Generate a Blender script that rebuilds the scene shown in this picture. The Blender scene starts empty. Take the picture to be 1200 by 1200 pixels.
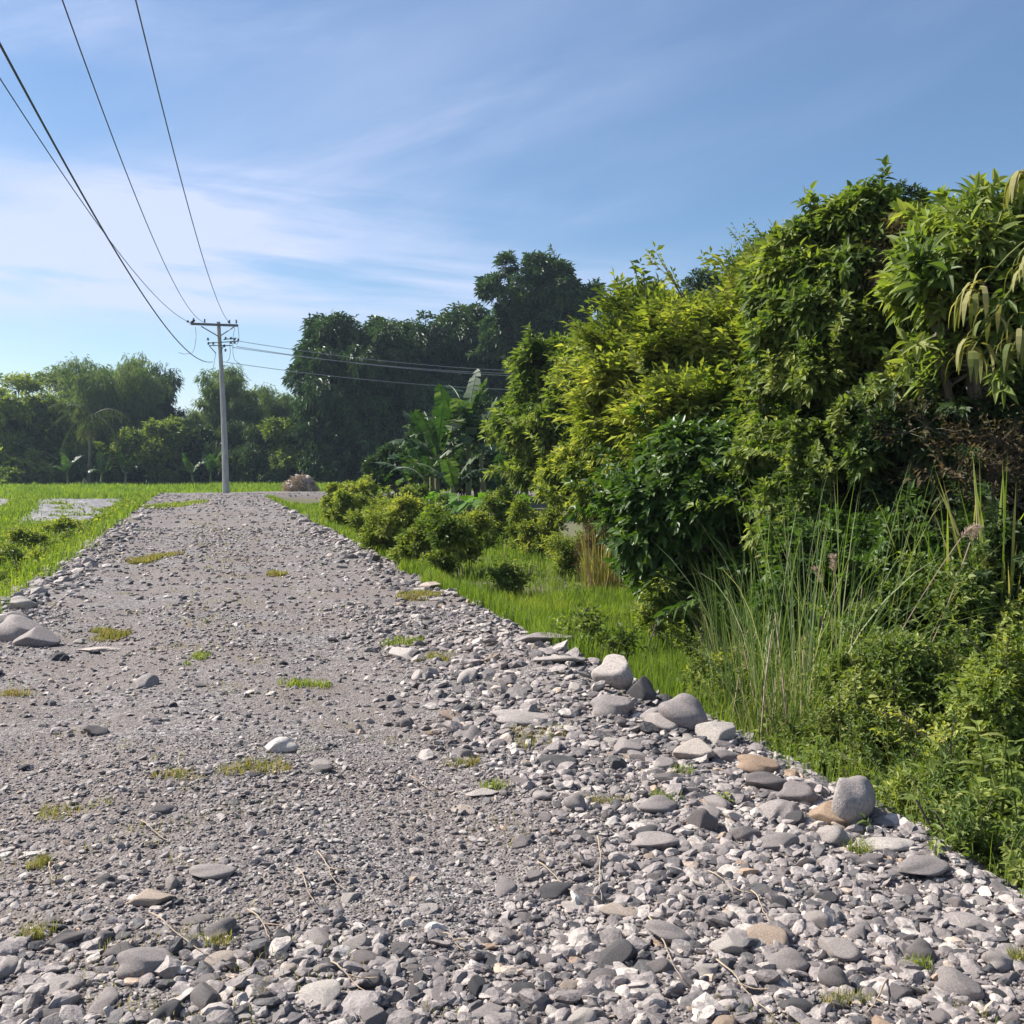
import bpy, bmesh, math, random, zlib
import numpy as np
from mathutils import Vector, noise as mnoise

rng = np.random.default_rng(11)
random.seed(11)
scene = bpy.context.scene
COL = scene.collection
PI = math.pi

# ------------------------------------------------------------------ camera
FPX, CAMZ, PITCH = 1152.0, 1.6, math.atan((600 - 545) / 1152.0)
cam_d = bpy.data.cameras.new('camera')
cam = bpy.data.objects.new('camera', cam_d)
COL.objects.link(cam)
cam.location = (0, 0, CAMZ)
cam.rotation_euler = (PI / 2 - PITCH, 0, 0)
cam_d.sensor_width = 36
cam_d.lens = FPX / 1200 * 36
cam_d.clip_start = 0.05
cam_d.clip_end = 5000
scene.camera = cam


def ray(px, py):
    a, b = (px - 600) / FPX, (600 - py) / FPX
    return np.array([a, math.cos(PITCH) + b * math.sin(PITCH), -math.sin(PITCH) + b * math.cos(PITCH)])


def at(px, py, d):
    r = ray(px, py)
    return np.array([0, 0, CAMZ]) + r * (d / r[1])


def gnd(px, py, z=0.0):
    r = ray(px, py)
    return np.array([0, 0, CAMZ]) + r * ((z - CAMZ) / r[2])


# ------------------------------------------------------------------ road frame and terrain
AN = math.radians(17.2)
SU = (-math.sin(AN), math.cos(AN))
TU = (math.cos(AN), math.sin(AN))


def st(x, y):
    return x * SU[0] + y * SU[1], x * TU[0] + y * TU[1]


def xy(s, t):
    return s * SU[0] + t * TU[0], s * SU[1] + t * TU[1]


def sm(a, b, x):
    u = np.clip((x - a) / (b - a), 0, 1)
    return u * u * (3 - 2 * u)


def wav(x, y, f=1.0):
    return (np.sin(x * 1.3 * f + 2.1 * np.sin(y * .7 * f)) + np.sin(y * 1.7 * f + 1.3 * np.sin(x * .9 * f) + 1.1)
            + .6 * np.sin((x + y) * 2.9 * f + .4) + .6 * np.sin((x - y) * 3.3 * f + 2.4)) / 3.2


def road_d(x, y):
    """signed distance to the gravel's edge, negative on the gravel"""
    s, t = st(x, y)
    w = .12 * wav(s * .9, t * 0 + 3.3, 1.0)
    right = 2.85 + w + .12 * np.exp(-((s - 5.2) / 1.6) ** 2)
    left = -2.0 - .012 * np.clip(s, 0, 50) + w
    dm = np.maximum(np.maximum(t - right, left - t), s - 60.0)
    ds = np.maximum(np.abs(y - (56.5 + .05 * x)) - 3.2, -15.6 - x)
    return np.minimum(dm, ds)


def hroad(x, y):
    s, t = st(x, y)
    h = .018 * wav(x, y, 1.6) + .02 * wav(x, y, .35)
    h = h + .13 * np.exp(-((t - 2.45) / .42) ** 2) * np.exp(-((s - 6.9) / 1.2) ** 2)
    h = h - .025 * np.exp(-((t - 1.0) / .35) ** 2) - .025 * np.exp(-((t + .9) / .35) ** 2)
    return h


def hgt(x, y):
    s, t = st(x, y)
    d = road_d(x, y)
    right = t > .4
    near = sm(11.0, 5.0, s)
    dep = np.where(right, -.5 - .38 * near, -.6) + .05 * wav(x, y, .5)
    wid = np.where(right, 1.0, 1.5)
    f = sm(0.0, 1.0, d / wid)
    return (1 - f) * (hroad(x, y) - .06) + f * dep


# ------------------------------------------------------------------ mesh building
class Geo:
    def __init__(s):
        s.V, s.R, s.F, s.M, s.S, s.n = [], [], [], [], [], 0

    def add(s, V, F, r=.5, mi=0, sm=None):
        V = np.asarray(V, dtype=np.float32).reshape(-1, 3)
        if len(V) == 0:
            return s
        if not isinstance(F, list):
            F = [F]
        elif not isinstance(F[0], np.ndarray):
            F = [np.array(F)]
        for f in F:
            f = np.asarray(f, dtype=np.int64)
            s.F.append(f + s.n)
            s.M.append(np.full(len(f), mi, dtype=np.int32))
            s.S.append(np.full(len(f), -1 if sm is None else int(sm)))
        s.V.append(V)
        s.R.append(np.broadcast_to(np.asarray(r, dtype=np.float32), (len(V),)))
        s.n += len(V)
        return s

    def mesh(s, name, mats, origin=(0, 0, 0), smooth=False):
        V = np.concatenate(s.V) - np.asarray(origin, dtype=np.float32)
        R = np.concatenate(s.R)
        li = np.concatenate([f.ravel() for f in s.F]).astype(np.int32)
        tot = np.concatenate([np.full(len(f), f.shape[1], dtype=np.int32) for f in s.F])
        start = np.concatenate([[0], np.cumsum(tot)[:-1]]).astype(np.int32)
        me = bpy.data.meshes.new(name)
        me.vertices.add(len(V)); me.vertices.foreach_set('co', V.ravel())
        me.loops.add(len(li)); me.loops.foreach_set('vertex_index', li)
        me.polygons.add(len(tot)); me.polygons.foreach_set('loop_start', start)
        me.polygons.foreach_set('material_index', np.concatenate(s.M))
        fs = np.concatenate(s.S); me.polygons.foreach_set('use_smooth', np.where(fs < 0, bool(smooth), fs > 0))
        a = me.attributes.new('rnd', 'FLOAT', 'POINT'); a.data.foreach_set('value', R.astype(np.float32))
        for m in (mats if isinstance(mats, (list, tuple)) else [mats]):
            me.materials.append(m)
        me.update(calc_edges=True)
        return me

    def build(s, name, mats, parent=None, origin=None, smooth=False):
        if origin is None:
            origin = parent.location if parent is not None else (0, 0, 0)
        o = bpy.data.objects.new(name, s.mesh(name, mats, tuple(origin), smooth))
        COL.objects.link(o)
        if parent is not None:
            o.parent = parent
        else:
            o.location = tuple(origin)
        return o


def tag(o, label=None, cat=None, group=None, kind=None):
    if label: o['label'] = label
    if cat: o['category'] = cat
    if group: o['group'] = group
    if kind: o['kind'] = kind
    return o


def root(name, loc, label, cat, group=None):
    o = bpy.data.objects.new(name, None)
    o.empty_display_size = .2
    COL.objects.link(o)
    o.location = tuple(float(v) for v in loc)
    return tag(o, label, cat, group)


def unit(a):
    return a / np.maximum(np.linalg.norm(a, axis=-1, keepdims=True), 1e-9)


def rdir(n):
    return unit(rng.normal(size=(n, 3)))


def tube(P, rad, k=6):
    P = np.asarray(P, dtype=float); n = len(P)
    rad = np.broadcast_to(np.asarray(rad, dtype=float), (n,))
    T = unit(np.gradient(P, axis=0))
    ref = np.array([0, 0, 1.0]) if abs(T[:, 2]).mean() < .8 else np.array([1.0, 0, 0])
    A = unit(np.cross(T, ref)); B = np.cross(T, A)
    th = np.arange(k) * 2 * PI / k
    V = P[:, None, :] + rad[:, None, None] * (A[:, None, :] * np.cos(th)[None, :, None] + B[:, None, :] * np.sin(th)[None, :, None])
    i = np.arange(n - 1)[:, None] * k; j = np.arange(k)[None, :]; j2 = (j + 1) % k
    F = np.stack([i + j, i + j2, i + k + j2, i + k + j], -1).reshape(-1, 4)
    return V.reshape(-1, 3), F


def sticks(A, B, r0, r1):
    """many thin three-sided sticks at once"""
    n = len(A)
    T = unit(B - A); ref = np.where(np.abs(T[:, 2:3]) < .8, [[0, 0, 1.0]], [[1.0, 0, 0]])
    U = unit(np.cross(T, ref)); W = np.cross(T, U)
    V = np.empty((n, 6, 3))
    for k in range(3):
        c, s_ = math.cos(k * 2.094), math.sin(k * 2.094)
        V[:, k] = A + r0 * (c * U + s_ * W)
        V[:, k + 3] = B + r1 * (c * U + s_ * W)
    b = np.arange(n)[:, None] * 6
    F = np.concatenate([b + np.array([[k, (k + 1) % 3, 3 + (k + 1) % 3, 3 + k]]) for k in range(3)])
    return V.reshape(-1, 3), F


def box(c, h, R=None):
    V = np.array([[x, y, z] for z in (-1, 1) for y in (-1, 1) for x in (-1, 1)], float) * np.asarray(h)
    if R is not None: V = V @ np.asarray(R).T
    F = np.array([[0, 2, 3, 1], [4, 5, 7, 6], [0, 1, 5, 4], [2, 6, 7, 3], [0, 4, 6, 2], [1, 3, 7, 5]])
    return V + np.asarray(c), F


def leaves(P, A, N, L, W, droop=.15, shape='mid', fold=.25):
    n = len(P)
    L = np.broadcast_to(L, (n,))[:, None]; W = np.broadcast_to(W, (n,))[:, None]
    S = unit(np.cross(A, N)); N2 = np.cross(S, A)
    dz = np.zeros((n, 3)); dz[:, 2] = -1

    def pt(u, w, up=0.0):
        return P + A * (L * u) + dz * (droop * L * u * u) + S * (W * w) + N2 * (W * up)
    if shape == 'near':
        V = np.stack([pt(0, 0), pt(.35, 0), pt(.7, 0), pt(1, 0), pt(.28, .5, fold), pt(.66, .36, fold * .7), pt(.28, -.5, fold), pt(.66, -.36, fold * .7)], 1)
        b = np.arange(n)[:, None] * 8
        return V.reshape(-1, 3), [np.concatenate([b + [[0, 1, 4]], b + [[2, 3, 5]], b + [[0, 6, 1]], b + [[2, 7, 3]]]),
                                  np.concatenate([b + [[1, 2, 5, 4]], b + [[1, 6, 7, 2]]])], 8
    V = np.stack([pt(0, 0), pt(.45, -.5, fold), pt(1, 0), pt(.45, .5, fold)], 1)
    b = np.arange(n)[:, None] * 4
    return V.reshape(-1, 3), [np.concatenate([b + [[0, 1, 2]], b + [[0, 2, 3]]])], 4


def blades(P, H, W, D, bend, segs=3, prof=1.0):
    """grass blades: base P, length H, width W, lean direction D (xy unit), bend 0..1.5"""
    n = len(P)
    H = np.broadcast_to(H, (n,)); W = np.broadcast_to(W, (n,)); bend = np.broadcast_to(bend, (n,))
    side = np.stack([-D[:, 1], D[:, 0], np.zeros(n)], 1)
    tw = rng.uniform(-1, 1, n)[:, None]
    side = unit(side + tw * np.stack([D[:, 0], D[:, 1], np.zeros(n)], 1))
    Dh = np.stack([D[:, 0], D[:, 1], np.zeros(n)], 1)
    pts = [P]; cur = P.copy()
    for k in range(segs):
        ang = bend * ((k + .5) / segs) ** 1.3
        cur = cur + (H / segs)[:, None] * (np.cos(ang)[:, None] * [[0, 0, 1.0]] + np.sin(ang)[:, None] * Dh)
        pts.append(cur)
    V = []
    for k in range(segs):
        w = W * (1 - (k / segs) ** 2 * .6) * .5
        V += [pts[k] - side * w[:, None], pts[k] + side * w[:, None]]
    V.append(pts[-1])
    V = np.stack(V, 1); m = 2 * segs + 1
    b = np.arange(n)[:, None] * m
    Q = [b + [[2 * k, 2 * k + 1, 2 * k + 3, 2 * k + 2]] for k in range(segs - 1)]
    T = b + [[2 * segs - 2, 2 * segs - 1, 2 * segs]]
    return V.reshape(-1, 3), ([np.concatenate(Q)] if Q else []) + [T], m


# ------------------------------------------------------------------ materials
def nt_new(name):
    m = bpy.data.materials.new(name); m.use_nodes = True
    nt = m.node_tree; nt.nodes.clear()
    out = nt.nodes.new('ShaderNodeOutputMaterial')
    return m, nt, out


def N(nt, typ, **kw):
    n = nt.nodes.new(typ)
    for k, v in kw.items():
        if k.startswith('i_'):
            n.inputs[k[2:].replace('_', ' ')].default_value = v
        else:
            setattr(n, k, v)
    return n


def ramp(nt, fac, stops, interp='LINEAR'):
    r = nt.nodes.new('ShaderNodeValToRGB'); r.color_ramp.interpolation = interp
    el = r.color_ramp.elements
    while len(el) < len(stops): el.new(.5)
    for e, (p, c) in zip(el, stops):
        e.position = p; e.color = (*c[:3], 1) if len(c) >= 3 else (c[0], c[0], c[0], 1)
    nt.links.new(fac, r.inputs[0])
    return r


def leaf_mat(name, cols, transl=.42, rough=.42, tcol=(1.25, 1.35, .45), spec=.5, vary=1.2):
    m, nt, out = nt_new(name)
    at_ = N(nt, 'ShaderNodeAttribute', attribute_name='rnd')
    geo = N(nt, 'ShaderNodeNewGeometry')
    no = N(nt, 'ShaderNodeTexNoise'); no.inputs['Scale'].default_value = vary; no.inputs['Detail'].default_value = 2
    nt.links.new(geo.outputs['Position'], no.inputs['Vector'])
    ad = N(nt, 'ShaderNodeMath', operation='MULTIPLY_ADD'); ad.inputs[1].default_value = .8; nt.links.new(no.outputs['Fac'], ad.inputs[0])
    sb = N(nt, 'ShaderNodeMath', operation='SUBTRACT'); sb.inputs[1].default_value = .4
    nt.links.new(at_.outputs['Fac'], sb.inputs[0]); nt.links.new(sb.outputs[0], ad.inputs[2])
    n = len(cols)
    rp = ramp(nt, ad.outputs[0], [(i / (n - 1), c) for i, c in enumerate(cols)])
    bs = N(nt, 'ShaderNodeBsdfPrincipled'); bs.inputs['Roughness'].default_value = min(.75, rough + .14)
    bs.inputs['Specular IOR Level'].default_value = spec * .55
    nt.links.new(rp.outputs[0], bs.inputs['Base Color'])
    tr = N(nt, 'ShaderNodeBsdfTranslucent')
    mu = N(nt, 'ShaderNodeMix', data_type='RGBA', blend_type='MULTIPLY'); mu.inputs[0].default_value = 1
    nt.links.new(rp.outputs[0], mu.inputs[6]); mu.inputs[7].default_value = (*tcol, 1)
    nt.links.new(mu.outputs[2], tr.inputs['Color'])
    mx = N(nt, 'ShaderNodeMixShader'); mx.inputs[0].default_value = transl
    nt.links.new(bs.outputs[0], mx.inputs[1]); nt.links.new(tr.outputs[0], mx.inputs[2])
    nt.links.new(mx.outputs[0], out.inputs[0])
    return m


def plain_mat(name, cols, rough=.8, scale=6.0, bump=.3, bscale=40.0, metal=0.0, detail=6, stretch=None, coord='Object', dist=.01):
    m, nt, out = nt_new(name)
    tc = N(nt, 'ShaderNodeTexCoord'); src = tc.outputs[coord]
    if stretch:
        mp = N(nt, 'ShaderNodeMapping'); mp.inputs['Scale'].default_value = stretch
        nt.links.new(src, mp.inputs['Vector']); src = mp.outputs[0]
    no = N(nt, 'ShaderNodeTexNoise'); no.inputs['Scale'].default_value = scale; no.inputs['Detail'].default_value = detail
    nt.links.new(src, no.inputs['Vector'])
    n = len(cols)
    rp = ramp(nt, no.outputs['Fac'], [(.25 + .5 * i / max(n - 1, 1), c) for i, c in enumerate(cols)])
    n2 = N(nt, 'ShaderNodeTexNoise'); n2.inputs['Scale'].default_value = bscale; n2.inputs['Detail'].default_value = 5
    nt.links.new(src, n2.inputs['Vector'])
    bp = N(nt, 'ShaderNodeBump'); bp.inputs['Strength'].default_value = bump; bp.inputs['Distance'].default_value = dist
    nt.links.new(n2.outputs['Fac'], bp.inputs['Height'])
    bs = N(nt, 'ShaderNodeBsdfPrincipled'); bs.inputs['Roughness'].default_value = rough; bs.inputs['Metallic'].default_value = metal
    nt.links.new(rp.outputs[0], bs.inputs['Base Color']); nt.links.new(bp.outputs[0], bs.inputs['Normal'])
    nt.links.new(bs.outputs[0], out.inputs[0])
    return m


STONE_STOPS = [(0, (.045, .045, .05)), (.14, (.095, .09, .092)), (.3, (.17, .15, .146)), (.5, (.255, .226, .218)),
               (.68, (.335, .298, .28)), (.82, (.44, .40, .365)), (.9, (.33, .235, .165)), (.95, (.5, .465, .43)), (1, (.63, .6, .56))]


def stone_mat(name, from_object):
    m, nt, out = nt_new(name)
    tc = N(nt, 'ShaderNodeTexCoord')
    vec = tc.outputs['Object']
    if from_object:
        oi = N(nt, 'ShaderNodeObjectInfo'); base = oi.outputs['Color']
    else:
        a = N(nt, 'ShaderNodeAttribute', attribute_name='rnd')
        base = ramp(nt, a.outputs['Fac'], STONE_STOPS).outputs[0]
    no = N(nt, 'ShaderNodeTexNoise'); no.inputs['Scale'].default_value = 14 if from_object else 30; no.inputs['Detail'].default_value = 6
    no.inputs['Roughness'].default_value = .65
    nt.links.new(vec, no.inputs['Vector'])
    r1 = ramp(nt, no.outputs['Fac'], [(.3, (.55, .54, .55)), (.46, (.92, .9, .88)), (.56, (1.08, 1.06, 1.03)), (.72, (1.4, 1.36, 1.3))])
    mu = N(nt, 'ShaderNodeMix', data_type='RGBA', blend_type='MULTIPLY'); mu.inputs[0].default_value = 1
    nt.links.new(base, mu.inputs[6]); nt.links.new(r1.outputs[0], mu.inputs[7])
    # fine speckle of mineral grains
    vo = N(nt, 'ShaderNodeTexNoise'); vo.inputs['Scale'].default_value = 320; vo.inputs['Detail'].default_value = 2
    nt.links.new(vec, vo.inputs['Vector'])
    r2 = ramp(nt, vo.outputs['Fac'], [(.36, (.62, .62, .62)), (.5, (1, 1, 1)), (.66, (1.3, 1.3, 1.3))])
    m2 = N(nt, 'ShaderNodeMix', data_type='RGBA', blend_type='MULTIPLY'); m2.inputs[0].default_value = .55
    nt.links.new(mu.outputs[2], m2.inputs[6]); nt.links.new(r2.outputs[0], m2.inputs[7])
    bp = N(nt, 'ShaderNodeBump'); bp.inputs['Strength'].default_value = .8; bp.inputs['Distance'].default_value = .009
    bn = N(nt, 'ShaderNodeTexNoise'); bn.inputs['Scale'].default_value = 45; bn.inputs['Detail'].default_value = 7
    nt.links.new(vec, bn.inputs['Vector']); nt.links.new(bn.outputs['Fac'], bp.inputs['Height'])
    bs = N(nt, 'ShaderNodeBsdfPrincipled'); bs.inputs['Roughness'].default_value = .72; bs.inputs['Specular IOR Level'].default_value = .35
    nt.links.new(m2.outputs[2], bs.inputs['Base Color']); nt.links.new(bp.outputs[0], bs.inputs['Normal'])
    nt.links.new(bs.outputs[0], out.inputs[0])
    return m


def road_mat():
    m, nt, out = nt_new('gravel_bed')
    geo = N(nt, 'ShaderNodeNewGeometry'); P = geo.outputs['Position']
    cols, hs = [], []
    for sc in (85.0, 30.0):
        v = N(nt, 'ShaderNodeTexVoronoi'); v.inputs['Scale'].default_value = sc; v.inputs['Randomness'].default_value = 1
        nt.links.new(P, v.inputs['Vector'])
        sx = N(nt, 'ShaderNodeSeparateColor'); nt.links.new(v.outputs['Color'], sx.inputs[0])
        cols.append(ramp(nt, sx.outputs[0], [(0, (.05, .048, .05)), (.3, (.11, .10, .10)), (.6, (.18, .165, .16)), (.85, (.28, .26, .25)), (1, (.45, .42, .4))]))
        hs.append(v.outputs['Distance'])
    nz = N(nt, 'ShaderNodeTexNoise'); nz.inputs['Scale'].default_value = 5.0; nz.inputs['Detail'].default_value = 5
    nt.links.new(P, nz.inputs['Vector'])
    f = ramp(nt, nz.outputs['Fac'], [(.4, (0, 0, 0)), (.62, (1, 1, 1))])
    mx = N(nt, 'ShaderNodeMix', data_type='RGBA'); nt.links.new(f.outputs[0], mx.inputs[0])
    nt.links.new(cols[0].outputs[0], mx.inputs[6]); nt.links.new(cols[1].outputs[0], mx.inputs[7])
    # brown dust in the wheel tracks and patches
    n3 = N(nt, 'ShaderNodeTexNoise'); n3.inputs['Scale'].default_value = .8; n3.inputs['Detail'].default_value = 6; n3.inputs['Roughness'].default_value = .65
    nt.links.new(P, n3.inputs['Vector'])
    f3 = ramp(nt, n3.outputs['Fac'], [(.38, (.1, .1, .1)), (.6, (.85, .85, .85))])
    m3 = N(nt, 'ShaderNodeMix', data_type='RGBA'); nt.links.new(f3.outputs[0], m3.inputs[0])
    nt.links.new(mx.outputs[2], m3.inputs[6]); m3.inputs[7].default_value = (.172, .142, .126, 1)
    ad = N(nt, 'ShaderNodeMath', operation='ADD'); nt.links.new(hs[0], ad.inputs[0]); nt.links.new(hs[1], ad.inputs[1])
    iv = N(nt, 'ShaderNodeMath', operation='MULTIPLY'); iv.inputs[1].default_value = -1; nt.links.new(ad.outputs[0], iv.inputs[0])
    bp = N(nt, 'ShaderNodeBump'); bp.inputs['Strength'].default_value = .7; bp.inputs['Distance'].default_value = .012
    nt.links.new(iv.outputs[0], bp.inputs['Height'])
    bs = N(nt, 'ShaderNodeBsdfPrincipled'); bs.inputs['Roughness'].default_value = .9; bs.inputs['Specular IOR Level'].default_value = .2
    nt.links.new(m3.outputs[2], bs.inputs['Base Color']); nt.links.new(bp.outputs[0], bs.inputs['Normal'])
    nt.links.new(bs.outputs[0], out.inputs[0])
    return m


M = {}
M['road'] = road_mat()
M['stone'] = stone_mat('river_stone', True)
M['gravel'] = stone_mat('loose_gravel', False)
M['soil'] = plain_mat('soil', [(.05, .065, .02), (.09, .10, .03), (.10, .085, .045), (.07, .09, .02)], .95, 1.2, .5, 12, coord='Object', dist=.05)
M['ricefield'] = plain_mat('rice_green', [(.17, .22, .035), (.22, .29, .05), (.28, .34, .07)], .9, .35, .6, 6, dist=.1)
M['mud'] = plain_mat('paddy_mud', [(.06, .055, .05), (.15, .135, .13), (.3, .28, .28)], .5, 1.1, 1.0, 2.5, dist=.25, stretch=(1, 2.2, 1))
M['bark'] = plain_mat('bark', [(.07, .055, .04), (.13, .105, .08), (.19, .17, .14)], .9, 8, .6, 30, stretch=(1, 1, .25))
M['twig'] = plain_mat('dead_twig', [(.20, .14, .09), (.33, .25, .17), (.42, .34, .24)], .85, 20, .3, 60)
M['straw'] = leaf_mat('straw', [(.26, .2, .15), (.42, .34, .26), (.58, .5, .4)], .2, .7, (1.1, 1, .8), .2)
M['concrete'] = plain_mat('concrete', [(.2, .2, .19), (.34, .335, .32), (.43, .42, .40)], .85, 5, .4, 25, stretch=(3, 3, .35))
M['arm'] = plain_mat('weathered_steel', [(.09, .1, .105), (.14, .15, .155)], .6, 6, .2, 30)
M['wire'] = plain_mat('wire', [(.04, .045, .06), (.06, .065, .08)], .5, 6, .1, 30)
M['alu'] = plain_mat('aluminium_wire', [(.3, .32, .34), (.4, .42, .44)], .4, 6, .1, 30, metal=.6)
M['ceramic'] = plain_mat('ceramic', [(.05, .035, .03), (.09, .06, .05)], .3, 6, .05, 30)
M['culm'] = plain_mat('bamboo_culm', [(.10, .14, .04), (.2, .2, .08)], .6, 2, .2, 20)
M['banana_stem'] = plain_mat('banana_stem', [(.06, .07, .025), (.14, .15, .05), (.16, .11, .07)], .7, 5, .3, 30, stretch=(1, 1, .3))
M['feather'] = plain_mat('feather', [(.03, .03, .035), (.06, .055, .055)], .7, 20, .1, 60)

M['lf_mango'] = leaf_mat('mango_leaf', [(.014, .034, .012), (.03, .06, .018), (.055, .095, .026), (.085, .125, .035)], .22, .33, (1.2, 1.5, .5), .6, .5)
M['lf_bamboo'] = leaf_mat('bamboo_leaf', [(.07, .115, .04), (.12, .175, .065), (.18, .23, .095), (.25, .28, .14)], .35, .5, (1.2, 1.3, .5), .4, .25)
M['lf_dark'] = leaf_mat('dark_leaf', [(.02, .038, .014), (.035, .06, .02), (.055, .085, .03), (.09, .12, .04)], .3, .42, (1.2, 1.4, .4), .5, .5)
M['lf_bright'] = leaf_mat('bright_leaf', [(.06, .10, .022), (.14, .195, .04), (.26, .315, .075), (.46, .46, .15)], .45, .45, (1.3, 1.25, .4), .4, 1.0)
M['lf_mid'] = leaf_mat('green_leaf', [(.045, .08, .02), (.10, .15, .034), (.19, .235, .058), (.38, .39, .12)], .42, .38, (1.2, 1.3, .4), .5, 1.2)
M['lf_gloss'] = leaf_mat('glossy_leaf', [(.028, .06, .014), (.05, .095, .022), (.08, .135, .03), (.13, .19, .04)], .36, .27, (1.2, 1.4, .4), .6, 1.5)
M['lf_big'] = leaf_mat('broad_leaf', [(.055, .095, .024), (.12, .175, .042), (.21, .26, .07), (.38, .39, .13)], .42, .36, (1.2, 1.3, .4), .5, 1.5)
M['lf_brown'] = leaf_mat('dry_leaf', [(.04, .05, .018), (.075, .07, .03), (.12, .095, .05), (.2, .15, .09)], .35, .6, (1.2, 1.0, .6), .3, 2.0)
M['lf_banana'] = leaf_mat('banana_leaf', [(.018, .045, .016), (.032, .07, .024), (.06, .105, .036), (.2, .22, .12)], .35, .32, (1.2, 1.4, .4), .6, 1.0)
M['lf_palm'] = leaf_mat('palm_leaf', [(.05, .075, .03), (.08, .11, .045), (.13, .15, .06)], .3, .4, (1.2, 1.2, .5), .5, .8)
M['lf_wilt'] = leaf_mat('wilted_palm_leaf', [(.12, .15, .04), (.24, .25, .08), (.38, .34, .16)], .4, .5, (1.15, 1.1, .5), .4, 2.0)
M['lf_taro'] = leaf_mat('taro_leaf', [(.06, .12, .02), (.10, .2, .03), (.14, .26, .04)], .5, .35, (1.2, 1.3, .3), .5, 1.0)
M['grass'] = leaf_mat('grass_blade', [(.09, .15, .028), (.15, .22, .04), (.22, .285, .055), (.33, .34, .09), (.40, .34, .17)], .5, .5, (1.15, 1.25, .4), .3, .7)
M['grass_dry'] = leaf_mat('yellow_grass_blade', [(.13, .17, .03), (.22, .25, .05), (.33, .31, .09), (.42, .36, .17), (.27, .15, .08)], .4, .6, (1.15, 1.1, .6), .3, 3.0)
M['grass_tall'] = leaf_mat('tall_grass_blade', [(.06, .11, .03), (.11, .175, .045), (.19, .26, .075), (.42, .42, .25)], .35, .4, (1.2, 1.25, .5), .5, 1.5)
M['thatch'] = leaf_mat('dry_thatch', [(.16, .12, .07), (.26, .21, .12), (.38, .32, .2)], .3, .7, (1.1, 1, .7), .2, 2.0)
M['plume'] = leaf_mat('grass_plume', [(.42, .33, .26), (.55, .45, .36), (.6, .52, .42)], .4, .7, (1.1, 1, .9), .2, 2.0)
for k in ('soil', 'ricefield'):
    pass

# ------------------------------------------------------------------ ground, road, fields
def grid_geo(xs, ys, hf, keep=None, r=.5):
    X, Y = np.meshgrid(xs, ys)
    Z = hf(X, Y)
    nx, ny = len(xs), len(ys)
    i = np.arange(ny - 1)[:, None] * nx + np.arange(nx - 1)[None, :]
    F = np.stack([i, i + 1, i + nx + 1, i + nx], -1).reshape(-1, 4)
    if keep is not None:
        cx = ((X[:-1, :-1] + X[1:, 1:]) / 2).ravel(); cy = ((Y[:-1, :-1] + Y[1:, 1:]) / 2).ravel()
        F = F[keep(cx, cy)]
    return np.stack([X, Y, Z], -1).reshape(-1, 3), F


u = np.linspace(-1, 1, 321)
gx = 600 * np.sinh(u * 5.2) / math.sinh(5.2)
u2 = np.linspace(-.62, 1, 361)
gy = 600 * np.sinh(u2 * 5.2) / math.sinh(5.2)
V, F = grid_geo(gx, gy, hgt)
tag(Geo().add(V, F).build('ground', M['soil'], smooth=True), kind='structure')

# road sheets: lengthways strip in road coordinates plus the side road at the pole
sv = np.concatenate([np.arange(-4, 9, .07), np.arange(9, 22, .16), np.arange(22, 60.6, .5)])
tv = np.arange(-3.2, 3.75, .075)
S, T = np.meshgrid(sv, tv)
X, Y = xy(S, T)
nS = len(sv)
i = np.arange(len(tv) - 1)[:, None] * nS + np.arange(nS - 1)[None, :]
F = np.stack([i, i + 1, i + nS + 1, i + nS], -1).reshape(-1, 4)
d = road_d(X, Y)
Z = hroad(X, Y) - .45 * np.clip(d + .05, 0, .7) + .008
cd = ((d[:-1, :-1] + d[1:, 1:]) / 2).ravel()
g = Geo().add(np.stack([X, Y, Z], -1), F[cd < .45][:, ::-1])
V, F = grid_geo(np.arange(-20, 60, .4), np.arange(50, 66, .25), lambda x, y: hroad(x, y) + .016 - .45 * np.clip(road_d(x, y) + .05, 0, .9),
                lambda x, y: (road_d(x, y) < .7) & (np.abs(y - (56.5 + .05 * x)) < 4.2))
g.add(V, F)
tag(g.build('gravel_road', M['road'], smooth=True), kind='structure')


def poly_sheet(name, pts, z, mat, n=24, amp=.03):
    """a field plot: bilinear patch between four corners"""
    a, b, c, d_ = [np.array(p[:2]) for p in pts]
    uu, vv = np.meshgrid(np.linspace(0, 1, n), np.linspace(0, 1, n))
    uu = uu[..., None]; vv = vv[..., None]
    Pxy = (a * (1 - uu) + b * uu) * (1 - vv) + (d_ * (1 - uu) + c * uu) * vv
    wob = .55 * np.stack([wav(Pxy[..., 0], Pxy[..., 1], .9), wav(Pxy[..., 1], Pxy[..., 0], 1.1)], -1)
    Pxy = Pxy + wob
    Z = z + amp * wav(Pxy[..., 0], Pxy[..., 1], 2.2)
    i = np.arange(n - 1)[:, None] * n + np.arange(n - 1)[None, :]
    F = np.stack([i, i + 1, i + n + 1, i + n], -1).reshape(-1, 4)
    return tag(Geo().add(np.dstack([Pxy, Z]), F).build(name, mat, smooth=True), kind='structure')


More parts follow.
